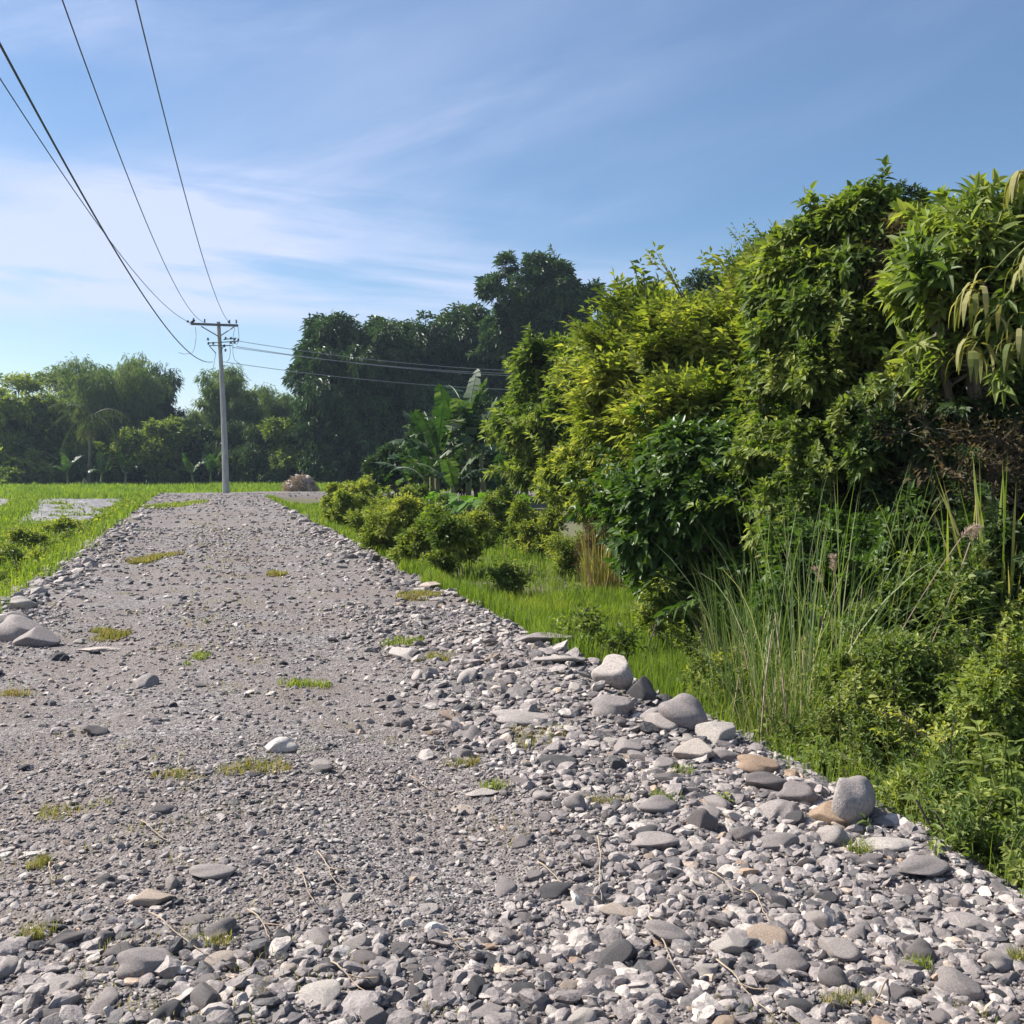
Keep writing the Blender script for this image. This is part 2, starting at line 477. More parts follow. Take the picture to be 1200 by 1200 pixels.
FZ = -.55
poly_sheet('paddy_mud_field', [gnd(2, 616, FZ), gnd(108, 616, FZ), gnd(146, 585, FZ), gnd(38, 585, FZ)], FZ + .07, M['mud'], 60, .05)
poly_sheet('paddy_mud_field', [gnd(-260, 604, FZ), gnd(-8, 604, FZ), gnd(24, 584, FZ), gnd(-160, 584, FZ)], FZ + .07, M['mud'], 60, .05)
poly_sheet('paddy_mud_field', [gnd(-120, 581, FZ), gnd(58, 581, FZ), gnd(70, 577, FZ), gnd(-110, 577, FZ)], FZ + .07, M['mud'], 40, .05)
poly_sheet('rice_field', [(-120, 64, 0), (60, 62, 0), (60, 104, 0), (-120, 104, 0)], FZ + .10, M['ricefield'], 60, .05)

# ------------------------------------------------------------------ stones
def proto(sub, seed, cuts=6, flat=.6):
    r = np.random.default_rng(seed)
    bm = bmesh.new(); bmesh.ops.create_icosphere(bm, subdivisions=sub, radius=1)
    V = np.array([v.co[:] for v in bm.verts]); F = np.array([[v.index for v in f.verts] for f in bm.faces]); bm.free()
    for k in range(4):
        dvec = unit(r.normal(size=3)); V = V * (1 + .09 * np.sin((V @ dvec) * (2 + k) + r.uniform(0, 6)))[:, None]
    for k in range(cuts):
        n = unit(r.normal(size=3)); c = r.uniform(.5, .85)
        dd = V @ n; V = V - np.clip(dd - c, 0, None)[:, None] * n * .92
    V = V * [1, r.uniform(.6, .9), flat * r.uniform(.8, 1.15)]
    V /= np.abs(V[:, 0]).max()
    return V, F


P3 = [proto(4, 100 + i, 7 if i % 3 == 1 else 3, .55 if i % 3 else .75) for i in range(14)]
P2 = [proto(2, 200 + i, 5 if i % 2 == 0 else 10, .55) for i in range(8)]
P1 = [proto(1, 300 + i, 6, .5) for i in range(8)]
MESH3 = []
for i, (V, F) in enumerate(P3):
    me = Geo().add(V, F).mesh('river_stone', M['stone'], smooth=True)
    MESH3.append(me)


def yawtilt(n, tilt=.25):
    a = rng.uniform(0, 2 * PI, n); b = rng.normal(0, tilt, n); c = rng.normal(0, tilt, n)
    ca, sa, cb, sb, cc, sc = np.cos(a), np.sin(a), np.cos(b), np.sin(b), np.cos(c), np.sin(c)
    z, o = np.zeros(n), np.ones(n)
    A = np.stack([ca, -sa, z, sa, ca, z, z, z, o], -1).reshape(n, 3, 3)
    B = np.stack([o, z, z, z, cb, -sb, z, sb, cb], -1).reshape(n, 3, 3)
    C = np.stack([cc, z, sc, z, o, z, -sc, z, cc], -1).reshape(n, 3, 3)
    return A @ B @ C


def tone():
    return float(rng.choice([rng.uniform(0, .2), rng.uniform(.2, .5), rng.uniform(.5, .82), rng.uniform(.85, 1)], p=[.15, .47, .31, .07]))


def stone_col(v):
    p = [s[0] for s in STONE_STOPS]
    return [float(np.interp(v, p, [s[1][k] for s in STONE_STOPS])) for k in range(3)]


def tone_word(v):
    return ('charcoal', 'dark grey', 'slate grey', 'mauve grey', 'light grey', 'pale grey', 'brownish', 'chalky')[int(np.searchsorted([.08, .2, .38, .56, .7, .85, .93], v))]


placed = []      # x, y, r of every individual stone


def put_stone(x, y, r, v, label, flat=1.0, mi=None, yaw=None, tilt=(0, 0), lift=.3, group='larger river stones lying on the gravel road', name='river_stone', asp=1.0, col=None, z=None):
    mi = int(rng.integers(len(MESH3))) if mi is None else mi
    o = bpy.data.objects.new(name, MESH3[mi]); COL.objects.link(o)
    hz = np.abs(P3[mi][0][:, 2]).max() * flat * r
    zz = float(max(hroad(x, y) - .45 * max(float(road_d(x, y)) + .05, 0), hgt(np.float64(x), np.float64(y)))) if z is None else z
    o.location = (x, y, zz + hz * lift + .006)
    o.rotation_euler = (tilt[0], tilt[1], rng.uniform(0, 6.28) if yaw is None else yaw)
    o.scale = (r, r * asp, r * flat)
    c = col or stone_col(v); o.color = (*c, 1)
    tag(o, label, 'stone' if name == 'river_stone' else 'boulder', group)
    placed.append((x, y, r))
    return o


# (px, py of the stone's foot, half width px, tone, flatness, name, lift, label, landmark)
NS = [
    (727, 822, 31, .72, 1.25, 'boulder', .55, 'rounded pale boulder at the verge where the stone heap begins', 'rounded pale boulder'),
    (753, 832, 18, .1, 1.4, 'river_stone', .5, 'dark half-round stone leaning on the rounded pale boulder', None),
    (720, 848, 26, .5, .8, 'river_stone', .4, 'grey ridged stone just below the rounded pale boulder', None),
    (765, 852, 18, .66, 1.0, 'river_stone', .5, 'light stone wedged behind the heap of verge stones', None),
    (800, 862, 30, .5, .9, 'boulder', .5, 'long grey boulder under grass behind the heap of stones', None),
    (846, 872, 24, .78, 1.2, 'boulder', .55, 'pale boulder half buried in grass at the road edge', 'pale half-buried boulder'),
    (815, 893, 25, .84, 1.1, 'boulder', .5, 'blocky whitish boulder with a slanted face on the heap', 'blocky whitish boulder'),
    (815, 862, 13, .1, 1.5, 'river_stone', .5, 'small dark upright stone on top of the heap', None),
    (782, 905, 16, .6, 1.0, 'river_stone', .5, 'grey wedge stone leaning on the blocky whitish boulder', None),
    (776, 862, 22, .68, .8, 'river_stone', .4, 'pale flattish stone capping the middle of the heap', None),
    (740, 885, 20, .55, .8, 'river_stone', .4, 'mid grey stone at the near foot of the heap', None),
    (893, 908, 25, .9, .55, 'river_stone', .6, 'long brown slab at the foot of the tall grass', 'long brown slab'),
    (903, 932, 24, .25, .8, 'river_stone', .5, 'dark grey stone between the brown slab and the ridged stone', None),
    (942, 945, 27, .4, .9, 'boulder', .5, 'ridged grey boulder beside the biggest boulder', None),
    (1002, 972, 44, .62, 1.75, 'boulder', .62, 'biggest boulder of the road edge, smooth and egg-shaped', 'egg-shaped boulder'),
    (975, 972, 25, .9, .7, 'river_stone', .75, 'rust-brown split stone in front of the egg-shaped boulder', 'rust-brown stone'),
    (912, 962, 26, .66, 1.0, 'boulder', .45, 'light grey veined boulder left of the small bluish block', None),
    (935, 970, 13, .12, 1.5, 'river_stone', .5, 'small bluish dark block between light boulders', None),
    (1040, 1003, 33, .8, .55, 'river_stone', .6, 'pale flat slab below the egg-shaped boulder', 'pale edge slab'),
    (1085, 1030, 33, .5, .5, 'river_stone', .5, 'grey flat slab along the drop to the ditch', None),
    (1135, 1090, 34, .6, .45, 'river_stone', .5, 'broad flat stone near the end of the road edge', 'broad flat edge stone'),
    (1150, 1062, 14, .78, .7, 'river_stone', .6, 'small pale stone on the lip above the ditch weeds', None),
    (325, 884, 23, .97, .95, 'river_stone', .5, 'white rock lying alone in the middle of the road', 'white rock'),
    (638, 762, 34, .5, .5, 'river_stone', .6, 'long flat grey stone under the verge weeds', 'long verge stone'),
    (655, 800, 30, .72, .4, 'river_stone', .4, 'pale flat slab behind the rounded pale boulder', None),
    (480, 775, 26, .8, .4, 'river_stone', .2, 'whitish flat rock showing among mid-road grass', None),
    (620, 850, 42, .7, .25, 'river_stone', .1, 'wide pale rock almost flush with the gravel', 'flush pale rock'),
    (775, 995, 34, .62, .45, 'river_stone', .5, 'long low light grey stone among the cobbles', 'long low stone'),
    (770, 955, 24, .5, .5, 'river_stone', .4, 'pinkish low stone behind the long low stone', None),
    (757, 983, 20, .16, .8, 'river_stone', .5, 'bluish grey angular block among the cobbles', 'bluish angular block'),
    (732, 1070, 31, .86, .5, 'river_stone', .4, 'tan cracked slab set flat in the gravel', 'tan cracked slab'),
    (905, 1112, 27, .88, .75, 'river_stone', .5, 'rounded buff cobble, plumpest of the cobbled side', 'rounded buff cobble'),
    (860, 1120, 22, .8, .7, 'river_stone', .5, 'pale oblong cobble beside the rounded buff cobble', None),
    (925, 1140, 24, .55, .6, 'river_stone', .4, 'grey oval cobble below the rounded buff cobble', None),
    (985, 1128, 26, .62, .7, 'river_stone', .5, 'long rounded grey cobble with a blunt end', 'blunt-ended cobble'),
    (1010, 1105, 0, 0, 1, None, .5, None, None),
    (785, 1105, 26, .6, .7, 'river_stone', .5, 'boxy pale grey cobble with a squared top', 'boxy pale cobble'),
    (752, 1170, 22, .78, .8, 'river_stone', .5, 'cream egg-like cobble on the dusty strip', 'cream cobble'),
    (20, 752, 30, .5, .8, 'boulder', .5, 'smooth grey boulder at the field-side edge of the road', 'smooth edge boulders'),
    (8, 738, 22, .3, 1.1, 'boulder', .6, 'dark round boulder behind the smooth field-side boulder', None),
    (38, 757, 26, .45, .7, 'boulder', .4, 'low grey boulder in front of its two neighbours by the paddy', None),
    (25, 715, 14, .75, 1.0, 'river_stone', .5, 'pale stone on the paddy bank above the smooth boulders', None),
    (40, 704, 8, .5, 1.2, 'river_stone', .5, 'small grey stone topping the paddy bank', None),
    (103, 662, 7, .7, 1.2, 'river_stone', .5, 'lone light stone further along the paddy bank', None),
    (75, 683, 9, .6, 1.0, 'river_stone', .5, 'rounded light stone midway along the paddy bank', None),
    (92, 752, 8, .8, 1.1, 'river_stone', .5, 'little white stone beside yellow grass near the boulders', None),
    (110, 760, 27, .93, .18, 'river_stone', .5, 'thin white slab in front of the yellow grass patch', 'thin white slab'),
    (67, 772, 11, .03, 1.2, 'river_stone', .5, 'black pointed stone in front of the thin white slab', None),
    (174, 1068, 30, .87, .5, 'river_stone', .4, 'tan humped slab in the fine gravel', 'tan humped slab'),
    (246, 1036, 25, .66, .55, 'river_stone', .35, 'mauve twin-lobed stone beyond the tan humped slab', 'twin-lobed stone'),
    (226, 1088, 19, .45, .4, 'river_stone', .5, 'greenish flat stone near the twin-lobed stone', None),
    (167, 1150, 32, .55, .7, 'river_stone', .5, 'long ridge-backed cobble tilted among cobbles', 'ridge-backed cobble'),
    (140, 1130, 22, .25, .9, 'river_stone', .5, 'dark angular cobble beside the ridge-backed cobble', None),
    (75, 1168, 28, .7, .5, 'river_stone', .4, 'light wedge cobble with a flat top', 'light wedge cobble'),
    (34, 1003, 12, 1.0, .3, 'river_stone', .5, 'bright white flake lying on brown gravel', 'bright white flake'),
    (5, 1002, 10, 1.0, .3, 'river_stone', .5, 'smaller white flake beside the bright one', None),
    (378, 903, 15, .7, .25, 'river_stone', 2.2, 'round flat disc stone propped on another', 'propped disc stone'),
    (376, 909, 14, .25, .5, 'river_stone', .5, 'dark stone carrying the round flat disc', None),
    (297, 915, 11, .08, .8, 'river_stone', .5, 'small black stone in the middle of yellow grass', None),
    (433, 1160, 14, .3, 1.3, 'river_stone', .5, 'upright rounded dark cobble standing proud of the gravel', 'upright dark cobble'),
    (338, 1145, 14, .85, .8, 'river_stone', .5, 'smooth pale round cobble', 'smooth pale cobble'),
    (565, 932, 18, .78, .4, 'river_stone', .4, 'pale flat stone beside a green tuft in mid road', 'pale mid-road stone'),
    (542, 950, 17, .86, .3, 'river_stone', .35, 'buff flat stone next to the pale one in mid road', None),
    (620, 752, 14, .5, .5, 'river_stone', .5, 'flat stone at the far tip of the long verge stone', None),
    (365, 607, 8, .8, .7, 'river_stone', .5, 'pale slab on the little heap where bushes begin', None),
    (378, 604, 7, .85, .6, 'river_stone', .8, 'whitish slab on top of the little heap by the bushes', None),
    (357, 604, 6, .6, .8, 'river_stone', .6, 'grey lump at the far end of the little heap', None),
    (160, 610, 5, .8, 1.2, 'river_stone', .6, 'tilted pale stone far down the paddy edge', None),
    (166, 606, 5, .6, 1.2, 'river_stone', .6, 'grey stone behind the tilted pale stone', None),
    (155, 620, 6, .65, .8, 'river_stone', .6, 'flat light stone before the tilted pale stone', None),
    (672, 1058, 15, .8, .35, 'river_stone', .5, 'thin pale shard near the tan cracked slab', None),
    (500, 1068, 17, .7, .3, 'river_stone', .4, 'flat light stone set in the dusty wheel track', 'dusty-track stone'),
    (1175, 1140, 20, .7, .8, 'river_stone', .5, 'pale cobble by brown leaf litter at the picture edge', None),
]
landmarks = []
for (px, py, hw, v, fl, nm, lift, lab, lm) in NS:
    if nm is None: continue
    p = gnd(px, py)
    dd = p[1]
    r = hw * 1.1 / FPX * dd
    o = put_stone(p[0], p[1] + r * .4, r, v, lab, fl, yaw=rng.uniform(-.5, .5), tilt=(rng.normal(0, .12), rng.normal(0, .12)), lift=lift, name=nm, asp=1.0,
                  group='boulders along the road edge' if nm == 'boulder' else 'larger river stones lying on the gravel road')
    if nm == 'boulder' and px > 600: o['group'] = 'boulders along the verge edge of the road'
    if lm: landmarks.append((p[0], p[1], lm))
LM = np.array([[a, b] for a, b, _ in landmarks])


def cobble(x, y):
    """0..1: how cobbly the road is at a point"""
    s, t = st(x, y)
    w = .35 * wav(x, y, 1.3)
    a = sm(.9, 1.7, t + w + .5 * sm(4, 2.5, s)) * sm(13, 8, s)
    b = sm(3.45, 3.05, y + w * .5)
    c = np.maximum(sm(2.0, 2.7, t + w * .4), sm(-1.3, -1.95, t + w * .4)) * sm(45, 30, s)
    return np.clip(np.maximum(np.maximum(a, b), c * .9), 0, 1)


ORD = ['first', 'second', 'third', 'fourth', 'fifth', 'sixth', 'seventh', 'eighth', 'ninth', 'tenth', 'eleventh', 'twelfth', 'thirteenth', 'fourteenth', 'fifteenth',
       'sixteenth', 'seventeenth', 'eighteenth', 'nineteenth', 'twentieth', 'twenty-first', 'twenty-second', 'twenty-third', 'twenty-fourth', 'twenty-fifth',
       'twenty-sixth', 'twenty-seventh', 'twenty-eighth', 'twenty-ninth', 'thirtieth']
want = 300 - len(placed)
cand = []
tries = 0
while len(cand) < want and tries < 60000:
    tries += 1
    px = rng.uniform(-30, 1230); py = rng.uniform(790, 1230)
    p = gnd(px, py)
    x, y = p[0], p[1]
    if road_d(x, y) > .05: continue
    cb = float(cobble(x, y))
    if rng.uniform() > cb ** 1.5 + .03: continue
    r = rng.uniform(.03, .066) * (1 + .4 * rng.uniform() ** 3)
    if y > 4: r *= 1.35
    if y > 6: r *= 1.25
    if all((x - a) ** 2 + (y - b) ** 2 > ((r + c) * .82) ** 2 for a, b, c in placed):
        placed.append((x, y, r)); cand.append((x, y, r, tone(), float(rng.uniform(.5, 1.05))))
for c in cand: placed.remove((c[0], c[1], c[2]))
side_words = ['towards the thicket', 'towards the power pole', 'towards the paddy', 'towards the bottom edge']
bins = {}
for c in cand:
    x, y = c[0], c[1]
    k = int(np.argmin((LM[:, 0] - x) ** 2 + (LM[:, 1] - y) ** 2))
    dx, dy = x - LM[k, 0], y - LM[k, 1]
    q = (0 if dx > 0 else 2) if abs(dx) > abs(dy) else (1 if dy > 0 else 3)
    bins.setdefault((k, q), []).append((dx * dx + dy * dy, c))
for (k, q), lst in bins.items():
    lst.sort(key=lambda e: e[0])
    for n, (_, (x, y, r, v, fl)) in enumerate(lst):
        shape = 'flat' if fl < .66 else ('rounded' if fl > .88 else 'oval')
        put_stone(x, y, r, v, f'{tone_word(v)} {shape} cobble, {ORD[min(n, 29)]} out from the {landmarks[k][2]} {side_words[q]}', fl,
                  tilt=(rng.normal(0, .2), rng.normal(0, .2)), lift=rng.uniform(-.05, .45))

# loose gravel: everything smaller than the individual stones
g = Geo()
BIG = np.array(placed)


def scatter(n, y0, y1, rmin, rmax, protos, power=2.0, gate=None, wide=.7, cobr=1.0):
    yy = y0 + (y1 - y0) * rng.uniform(size=n) ** (1 / power)
    xx = rng.uniform(-1, 1, n) * (wide * yy + .3) - rng.uniform(0, .8, n) * (y0 < 6)
    d = road_d(xx, yy)
    ok = d < .32
    xx, yy, d = xx[ok], yy[ok], d[ok]
    s_, t_ = st(xx, yy)
    bare = ((.5 + .5 * wav(xx, yy, 1.9)) + .55 * np.exp(-((t_ - 1.0) / .4) ** 2) + .45 * np.exp(-((t_ + .9) / .45) ** 2)) * (1 - cobble(xx, yy))
    ok = rng.uniform(size=len(xx)) > .5 * np.clip(bare * 1.4 - .25, 0, 1)
    xx, yy, d = xx[ok], yy[ok], d[ok]
    cb = cobble(xx, yy)
    if gate is not None:
        ok = rng.uniform(size=len(xx)) < gate(xx, yy, cb)
        xx, yy, cb, d = xx[ok], yy[ok], cb[ok], d[ok]
    n = len(xx)
    r = rmin + (rmax - rmin) * rng.uniform(size=n) ** 2.5
    r = r * (1 + cobr * cb * rng.uniform(size=n))
    v = np.where(rng.uniform(size=n) < .15, rng.uniform(0, .2, n), np.where(rng.uniform(size=n) < .55, rng.uniform(.2, .5, n), rng.uniform(.5, .8, n)))
    pale = rng.uniform(size=n) < .035; v = np.where(pale, rng.uniform(.82, .96, n), v)
    z = np.maximum(hroad(xx, yy) - .45 * np.clip(d + .05, 0, .7), hgt(xx, yy)) + .01
    R = yawtilt(n, .3); pi = rng.integers(len(protos), size=n)
    fl = rng.uniform(.45, 1.15, n)
    for k, (PV, PF) in enumerate(protos):
        m = pi == k
        if not m.any(): continue
        VV = PV[None] * np.stack([r[m], r[m], r[m] * fl[m]], -1)[:, None, :]
        VV = np.einsum('nij,nvj->nvi', R[m], VV) + np.stack([xx[m], yy[m], z[m] + r[m] * .12], -1)[:, None, :]
        FF = PF[None] + (np.arange(m.sum()) * len(PV))[:, None, None]
        g.add(VV, FF.reshape(-1, 3), np.repeat(v[m], len(PV)), sm=(k % 2 == 0 and len(PV) > 100))


scatter(17000, 2.1, 5.2, .006, .026, P2, 1.6)
scatter(62000, 2.0, 5.8, .0032, .011, P1, 1.5)
scatter(7500, 2.1, 6.5, .016, .034, P2, 1.6, lambda x, y, c: .10 + .9 * c)
scatter(30000, 5.0, 11, .006, .03, P1, 1.6)
scatter(6500, 5.0, 13.0, .025, .055, P2, 1.6, lambda x, y, c: .06 + .94 * c)
scatter(38000, 10, 25, .012, .055, P1, 1.6)
scatter(5500, 10, 26, .04, .10, P1, 1.5, lambda x, y, c: .12 + .88 * c)
scatter(26000, 22, 56, .026, .085, P1, 1.6)
scatter(3400, 22, 56, .06, .15, P1, 1.5, lambda x, y, c: .16 + .84 * c)
o = g.build('gravel', M['gravel'], smooth=True)
tag(o, 'loose grey river gravel and small pebbles covering the road surface', 'gravel', kind='stuff')

# ------------------------------------------------------------------ trees and bushes
def crown(blobs, ncl, nleaf, L, W, mode='rosette', shape='mid', sub=.38, twig=.25, droop=.2, grav=.15, upb=.35, fold=.25, shell=.55, nsub=14, spread=1.05, ground=None, lowcut=-.55, layer=False, shoots=0, shl=.5):
    """leaf sprays gathered in tufts round the blobs; returns leaf geometry, twig ends and tuft centres"""
    bl = [(np.asarray(c, float), np.asarray(r, float)) for c, r in blobs]
    wts = np.array([np.prod(r) ** (2 / 3) for _, r in bl]); wts /= wts.sum()
    SC, SR, SD, SB = [], [], [], []
    for b, ((c, r), w) in enumerate(zip(bl, wts)):
        k = max(4, int(nsub * len(bl) * w * rng.uniform(.8, 1.2)))
        dr = rdir(k * 3); dr = dr[dr[:, 2] > lowcut][:k]
        rad = (rng.uniform(shell, 1.02, len(dr)) + np.where(rng.uniform(size=len(dr)) < .25, .22, 0))[:, None]
        SC.append(c + dr * r * rad); SD.append(dr); SB.append(np.full(len(dr), b))
        SR.append(np.cbrt(np.prod(r)) * sub * rng.uniform(.45, 1.5, len(dr)))
    SC, SR, SD, SB = map(np.concatenate, (SC, SR, SD, SB))
    p = SR ** 2; p /= p.sum()
    idx = rng.choice(len(SC), ncl, p=p)
    dr = unit(rdir(ncl) + SD[idx] * .55 + [0, 0, .15])
    C = SC[idx] + dr * (SR[idx] * (np.sqrt(rng.uniform(.05, 1.0, ncl)) ))[:, None] * (np.array([1.25, 1.25, .45]) if layer else np.array([1, 1, .85]))
    SHA, SHB = [], []
    if shoots:
        cand_ = np.where(SD[:, 2] > -.35)[0]
        q = rng.choice(cand_, shoots)
        a0 = SC[q] + unit(SD[q] + rdir(shoots) * .5) * SR[q][:, None] * .75
        dv = unit(SD[q] * .8 + [0, 0, .55] + rdir(shoots) * .45); ln = shl * rng.uniform(.35, 1.4, shoots)
        K = 6; prev = a0.copy(); EC, ED, EI = [], [], []
        for k in range(1, K + 1):
            dv = unit(dv + rdir(shoots) * .12 - np.array([0, 0, .07]))
            cur = prev + dv * (ln / K)[:, None]
            SHA.append(prev); SHB.append(cur)
            if k > 1: EC.append(cur); ED.append(dv); EI.append(q)
            prev = cur
        C = np.concatenate([C] + EC); dr = np.concatenate([dr] + ED); idx = np.concatenate([idx] + EI)
        SHA, SHB = np.concatenate(SHA), np.concatenate(SHB)
    if ground is not None:
        k = C[:, 2] > ground + .03
        C, dr, idx = C[k], dr[k], idx[k]
    n = len(C)
    ax = unit(dr * .7 + SD[idx] * .5 + rdir(n) * .45 + [0, 0, upb])
    crn = rng.uniform(size=len(SC))[idx] * .45 + rng.uniform(size=n) * .3
    # leaves
    I = np.repeat(np.arange(n), nleaf); J = np.tile(np.arange(nleaf), n)
    A0 = ax[I]
    up = np.array([0, 0, 1.0])
    S = unit(np.cross(A0, up) + 1e-4); Tn = np.cross(S, A0)
    uu = (J + rng.uniform(0, 1, len(J))) / nleaf
    tl = twig * rng.uniform(.6, 1.3, n)[I]
    base = C[I] + A0 * (tl * uu)[:, None]
    if mode == 'pinnate':
        sg = np.where(J % 2 == 0, 1.0, -1.0)[:, None]
        LA = unit(S * sg * .85 + A0 * .55 + rdir(len(I)) * .18 - up * grav)
        NN = unit(Tn + rdir(len(I)) * .25)
        last = J == nleaf - 1
        LA[last] = A0[last]
    else:
        th = J * 2.399 + rng.uniform(0, 6.28, n)[I]
        rad = S * np.cos(th)[:, None] + Tn * np.sin(th)[:, None]
        sp = spread * (1.0 - .45 * uu) + rng.normal(0, .15, len(I))
        LA = unit(A0 * np.cos(sp)[:, None] + rad * np.sin(sp)[:, None] - up * grav)
        NN = unit(A0 + up * .5 + rdir(len(I)) * .35)
    ls = rng.uniform(.45, 1.45, len(I))
    V, F, m = leaves(base, LA, NN, L * ls, W * ls * rng.uniform(.8, 1.2, len(I)), droop, shape, fold)
    r = np.clip(crn[I] + rng.uniform(0, .3, len(I)), 0, 1)
    return V, F, np.repeat(r, m), (C, ax, twig), (SC, SR, SB, idx, bl, SHA, SHB)


def bent(a, b, n=7, sag=.08, jit=.05):
    a, b = np.asarray(a, float), np.asarray(b, float)
    u = np.linspace(0, 1, n)[:, None]
    L = np.linalg.norm(b - a)
    P = a + (b - a) * u
    off = unit(rng.normal(size=3)) * L * sag
    P = P + off * np.sin(u * PI) + np.cumsum(rng.normal(0, jit * L / n, (n, 3)), 0) * u * (1 - u) * 2
    P[0], P[-1] = a, b
    return P


def plant(name, label, cat, group, base, blobs, ncl, nleaf, L, W, mat, trunk_r=.1, stems=1, twigs=.35, barkmat=None, limb=True, **kw):
    global rng
    rng = np.random.default_rng(zlib.crc32(label.encode()))
    base = np.asarray(base, float)
    rt = root(name, base, label, cat, group)
    V, F, r, (C, ax, tw), (SC, SR, SB, idx, bl, SHA, SHB) = crown(blobs, ncl, nleaf, L, W, **kw)
    g = Geo().add(V, F, r)
    g.build('crown', mat, rt)
    w = Geo()
    cen = np.mean([c for c, _ in bl], axis=0)
    low = min(c[2] - r_[2] * .3 for c, r_ in bl)
    for k in range(stems):
        b0 = base + np.array([rng.normal(0, .12), rng.normal(0, .12), -.12]) * (stems > 1) + np.array([0, 0, -.1])
        tgt = base + (cen - base) * .45
        tgt[2] = base[2] + max(.25, (low - base[2]) * .75)
        tgt += rng.normal(0, .15, 3) * (stems > 1)
        P = bent(b0, tgt, 6, .05)
        w.add(*tube(P, np.linspace(trunk_r, trunk_r * .7, 6), 8))
        for b, (c, r_) in enumerate(bl):
            if b % stems != k and stems > 1: continue
            P = bent(tgt, c, 7, .1)
            w.add(*tube(P, np.linspace(trunk_r * .62, trunk_r * .28, 7), 6))
            for q in np.where(SB == b)[0]:
                P = bent(P[-1] if rng.uniform() < .5 else P[4], SC[q], 5, .08)
                w.add(*tube(P, np.linspace(trunk_r * .26, trunk_r * .08, 5), 4))
                P = bent(tgt, c, 7, .1) if False else np.vstack([[c]] * 7)
    k = rng.uniform(size=len(C)) < twigs
    w.add(*sticks(SC[idx][k], C[k] + ax[k] * tw * .8, max(trunk_r * .08, .003), max(trunk_r * .04, .0015)))
    if len(SHA): w.add(*sticks(SHA, SHB, max(trunk_r * .05, .004), max(trunk_r * .035, .002)))
    w.build('trunk', barkmat or M['bark'], rt)
    return rt


def blob(px, py, r, d, deep=1.0, vert=1.0):
    c = at(px, py, d); R = r / FPX * d
    return (c, (R, R * deep, R * vert))


def base_at(px, d, z=None):
    x = (px - 600) / FPX * d
    return (x, d, float(hgt(np.float64(x), np.float64(d))) if z is None else z)


ZF = FZ
# --- big dark mango trees
plant('mango_tree', 'broad dark mango tree, its rounded crown reaching nearly to the field, beside the pole', 'tree', 'dark mango trees behind the banana plants', base_at(440, 102),
      [blob(420, 440, 62, 102), blob(395, 500, 52, 103), blob(450, 510, 60, 101), blob(478, 432, 52, 102), blob(400, 430, 45, 101), blob(385, 425, 34, 101), blob(382, 480, 38, 101), blob(520, 470, 70, 104), blob(430, 395, 22, 101)],
      17500, 7, .62, .19, M['lf_mango'], .5, droop=.35, grav=.35, sub=.28, nsub=34, twigs=.05, twig=.45)
plant('mango_tree', 'dark mango tree joined to the broad one, crown higher and level-topped', 'tree', 'dark mango trees behind the banana plants', base_at(545, 104),
      [blob(540, 412, 48, 104), blob(512, 392, 22, 103), blob(590, 460, 62, 105), blob(548, 378, 20, 103), blob(560, 500, 60, 103), blob(620, 500, 60, 106)],
      11000, 7, .62, .19, M['lf_mango'], .5, droop=.35, grav=.35, sub=.28, nsub=34, twigs=.05, twig=.45)
plant('tall_tree', 'tallest dark tree, its domed crown rising above the mango trees with sky gaps', 'tree', None, base_at(640, 96),
      [blob(640, 340, 32, 96), blob(598, 342, 26, 95), blob(678, 348, 26, 96), blob(635, 392, 40, 97), blob(602, 400, 28, 96), blob(622, 322, 18, 96), blob(660, 322, 16, 96), blob(650, 440, 40, 97)],
      9500, 7, .55, .18, M['lf_mango'], .45, droop=.25, grav=.2, sub=.36, nsub=18, twigs=.12, twig=.4, shoots=30, shl=1.6)
plant('dark_tree', 'dark fine-leaved treetop showing above the yellow-green thicket', 'tree', None, base_at(745, 42),
      [blob(742, 378, 34, 42), blob(775, 372, 28, 42), blob(715, 400, 28, 42), blob(760, 420, 50, 42), blob(800, 400, 50, 43)],
      5200, 8, .26, .07, M['lf_dark'], .2, sub=.4, nsub=16, twig=.2, ground=ZF)
plant('dark_tree', 'dark treetop peeping between the two tall trees near the picture corner', 'tree', None, base_at(1060, 16),
      [blob(1062, 246, 24, 16), blob(1040, 262, 20, 16), blob(1080, 280, 30, 16), blob(1060, 330, 50, 16)],
      2600, 8, .12, .035, M['lf_dark'], .09, sub=.4, nsub=16, twig=.1)

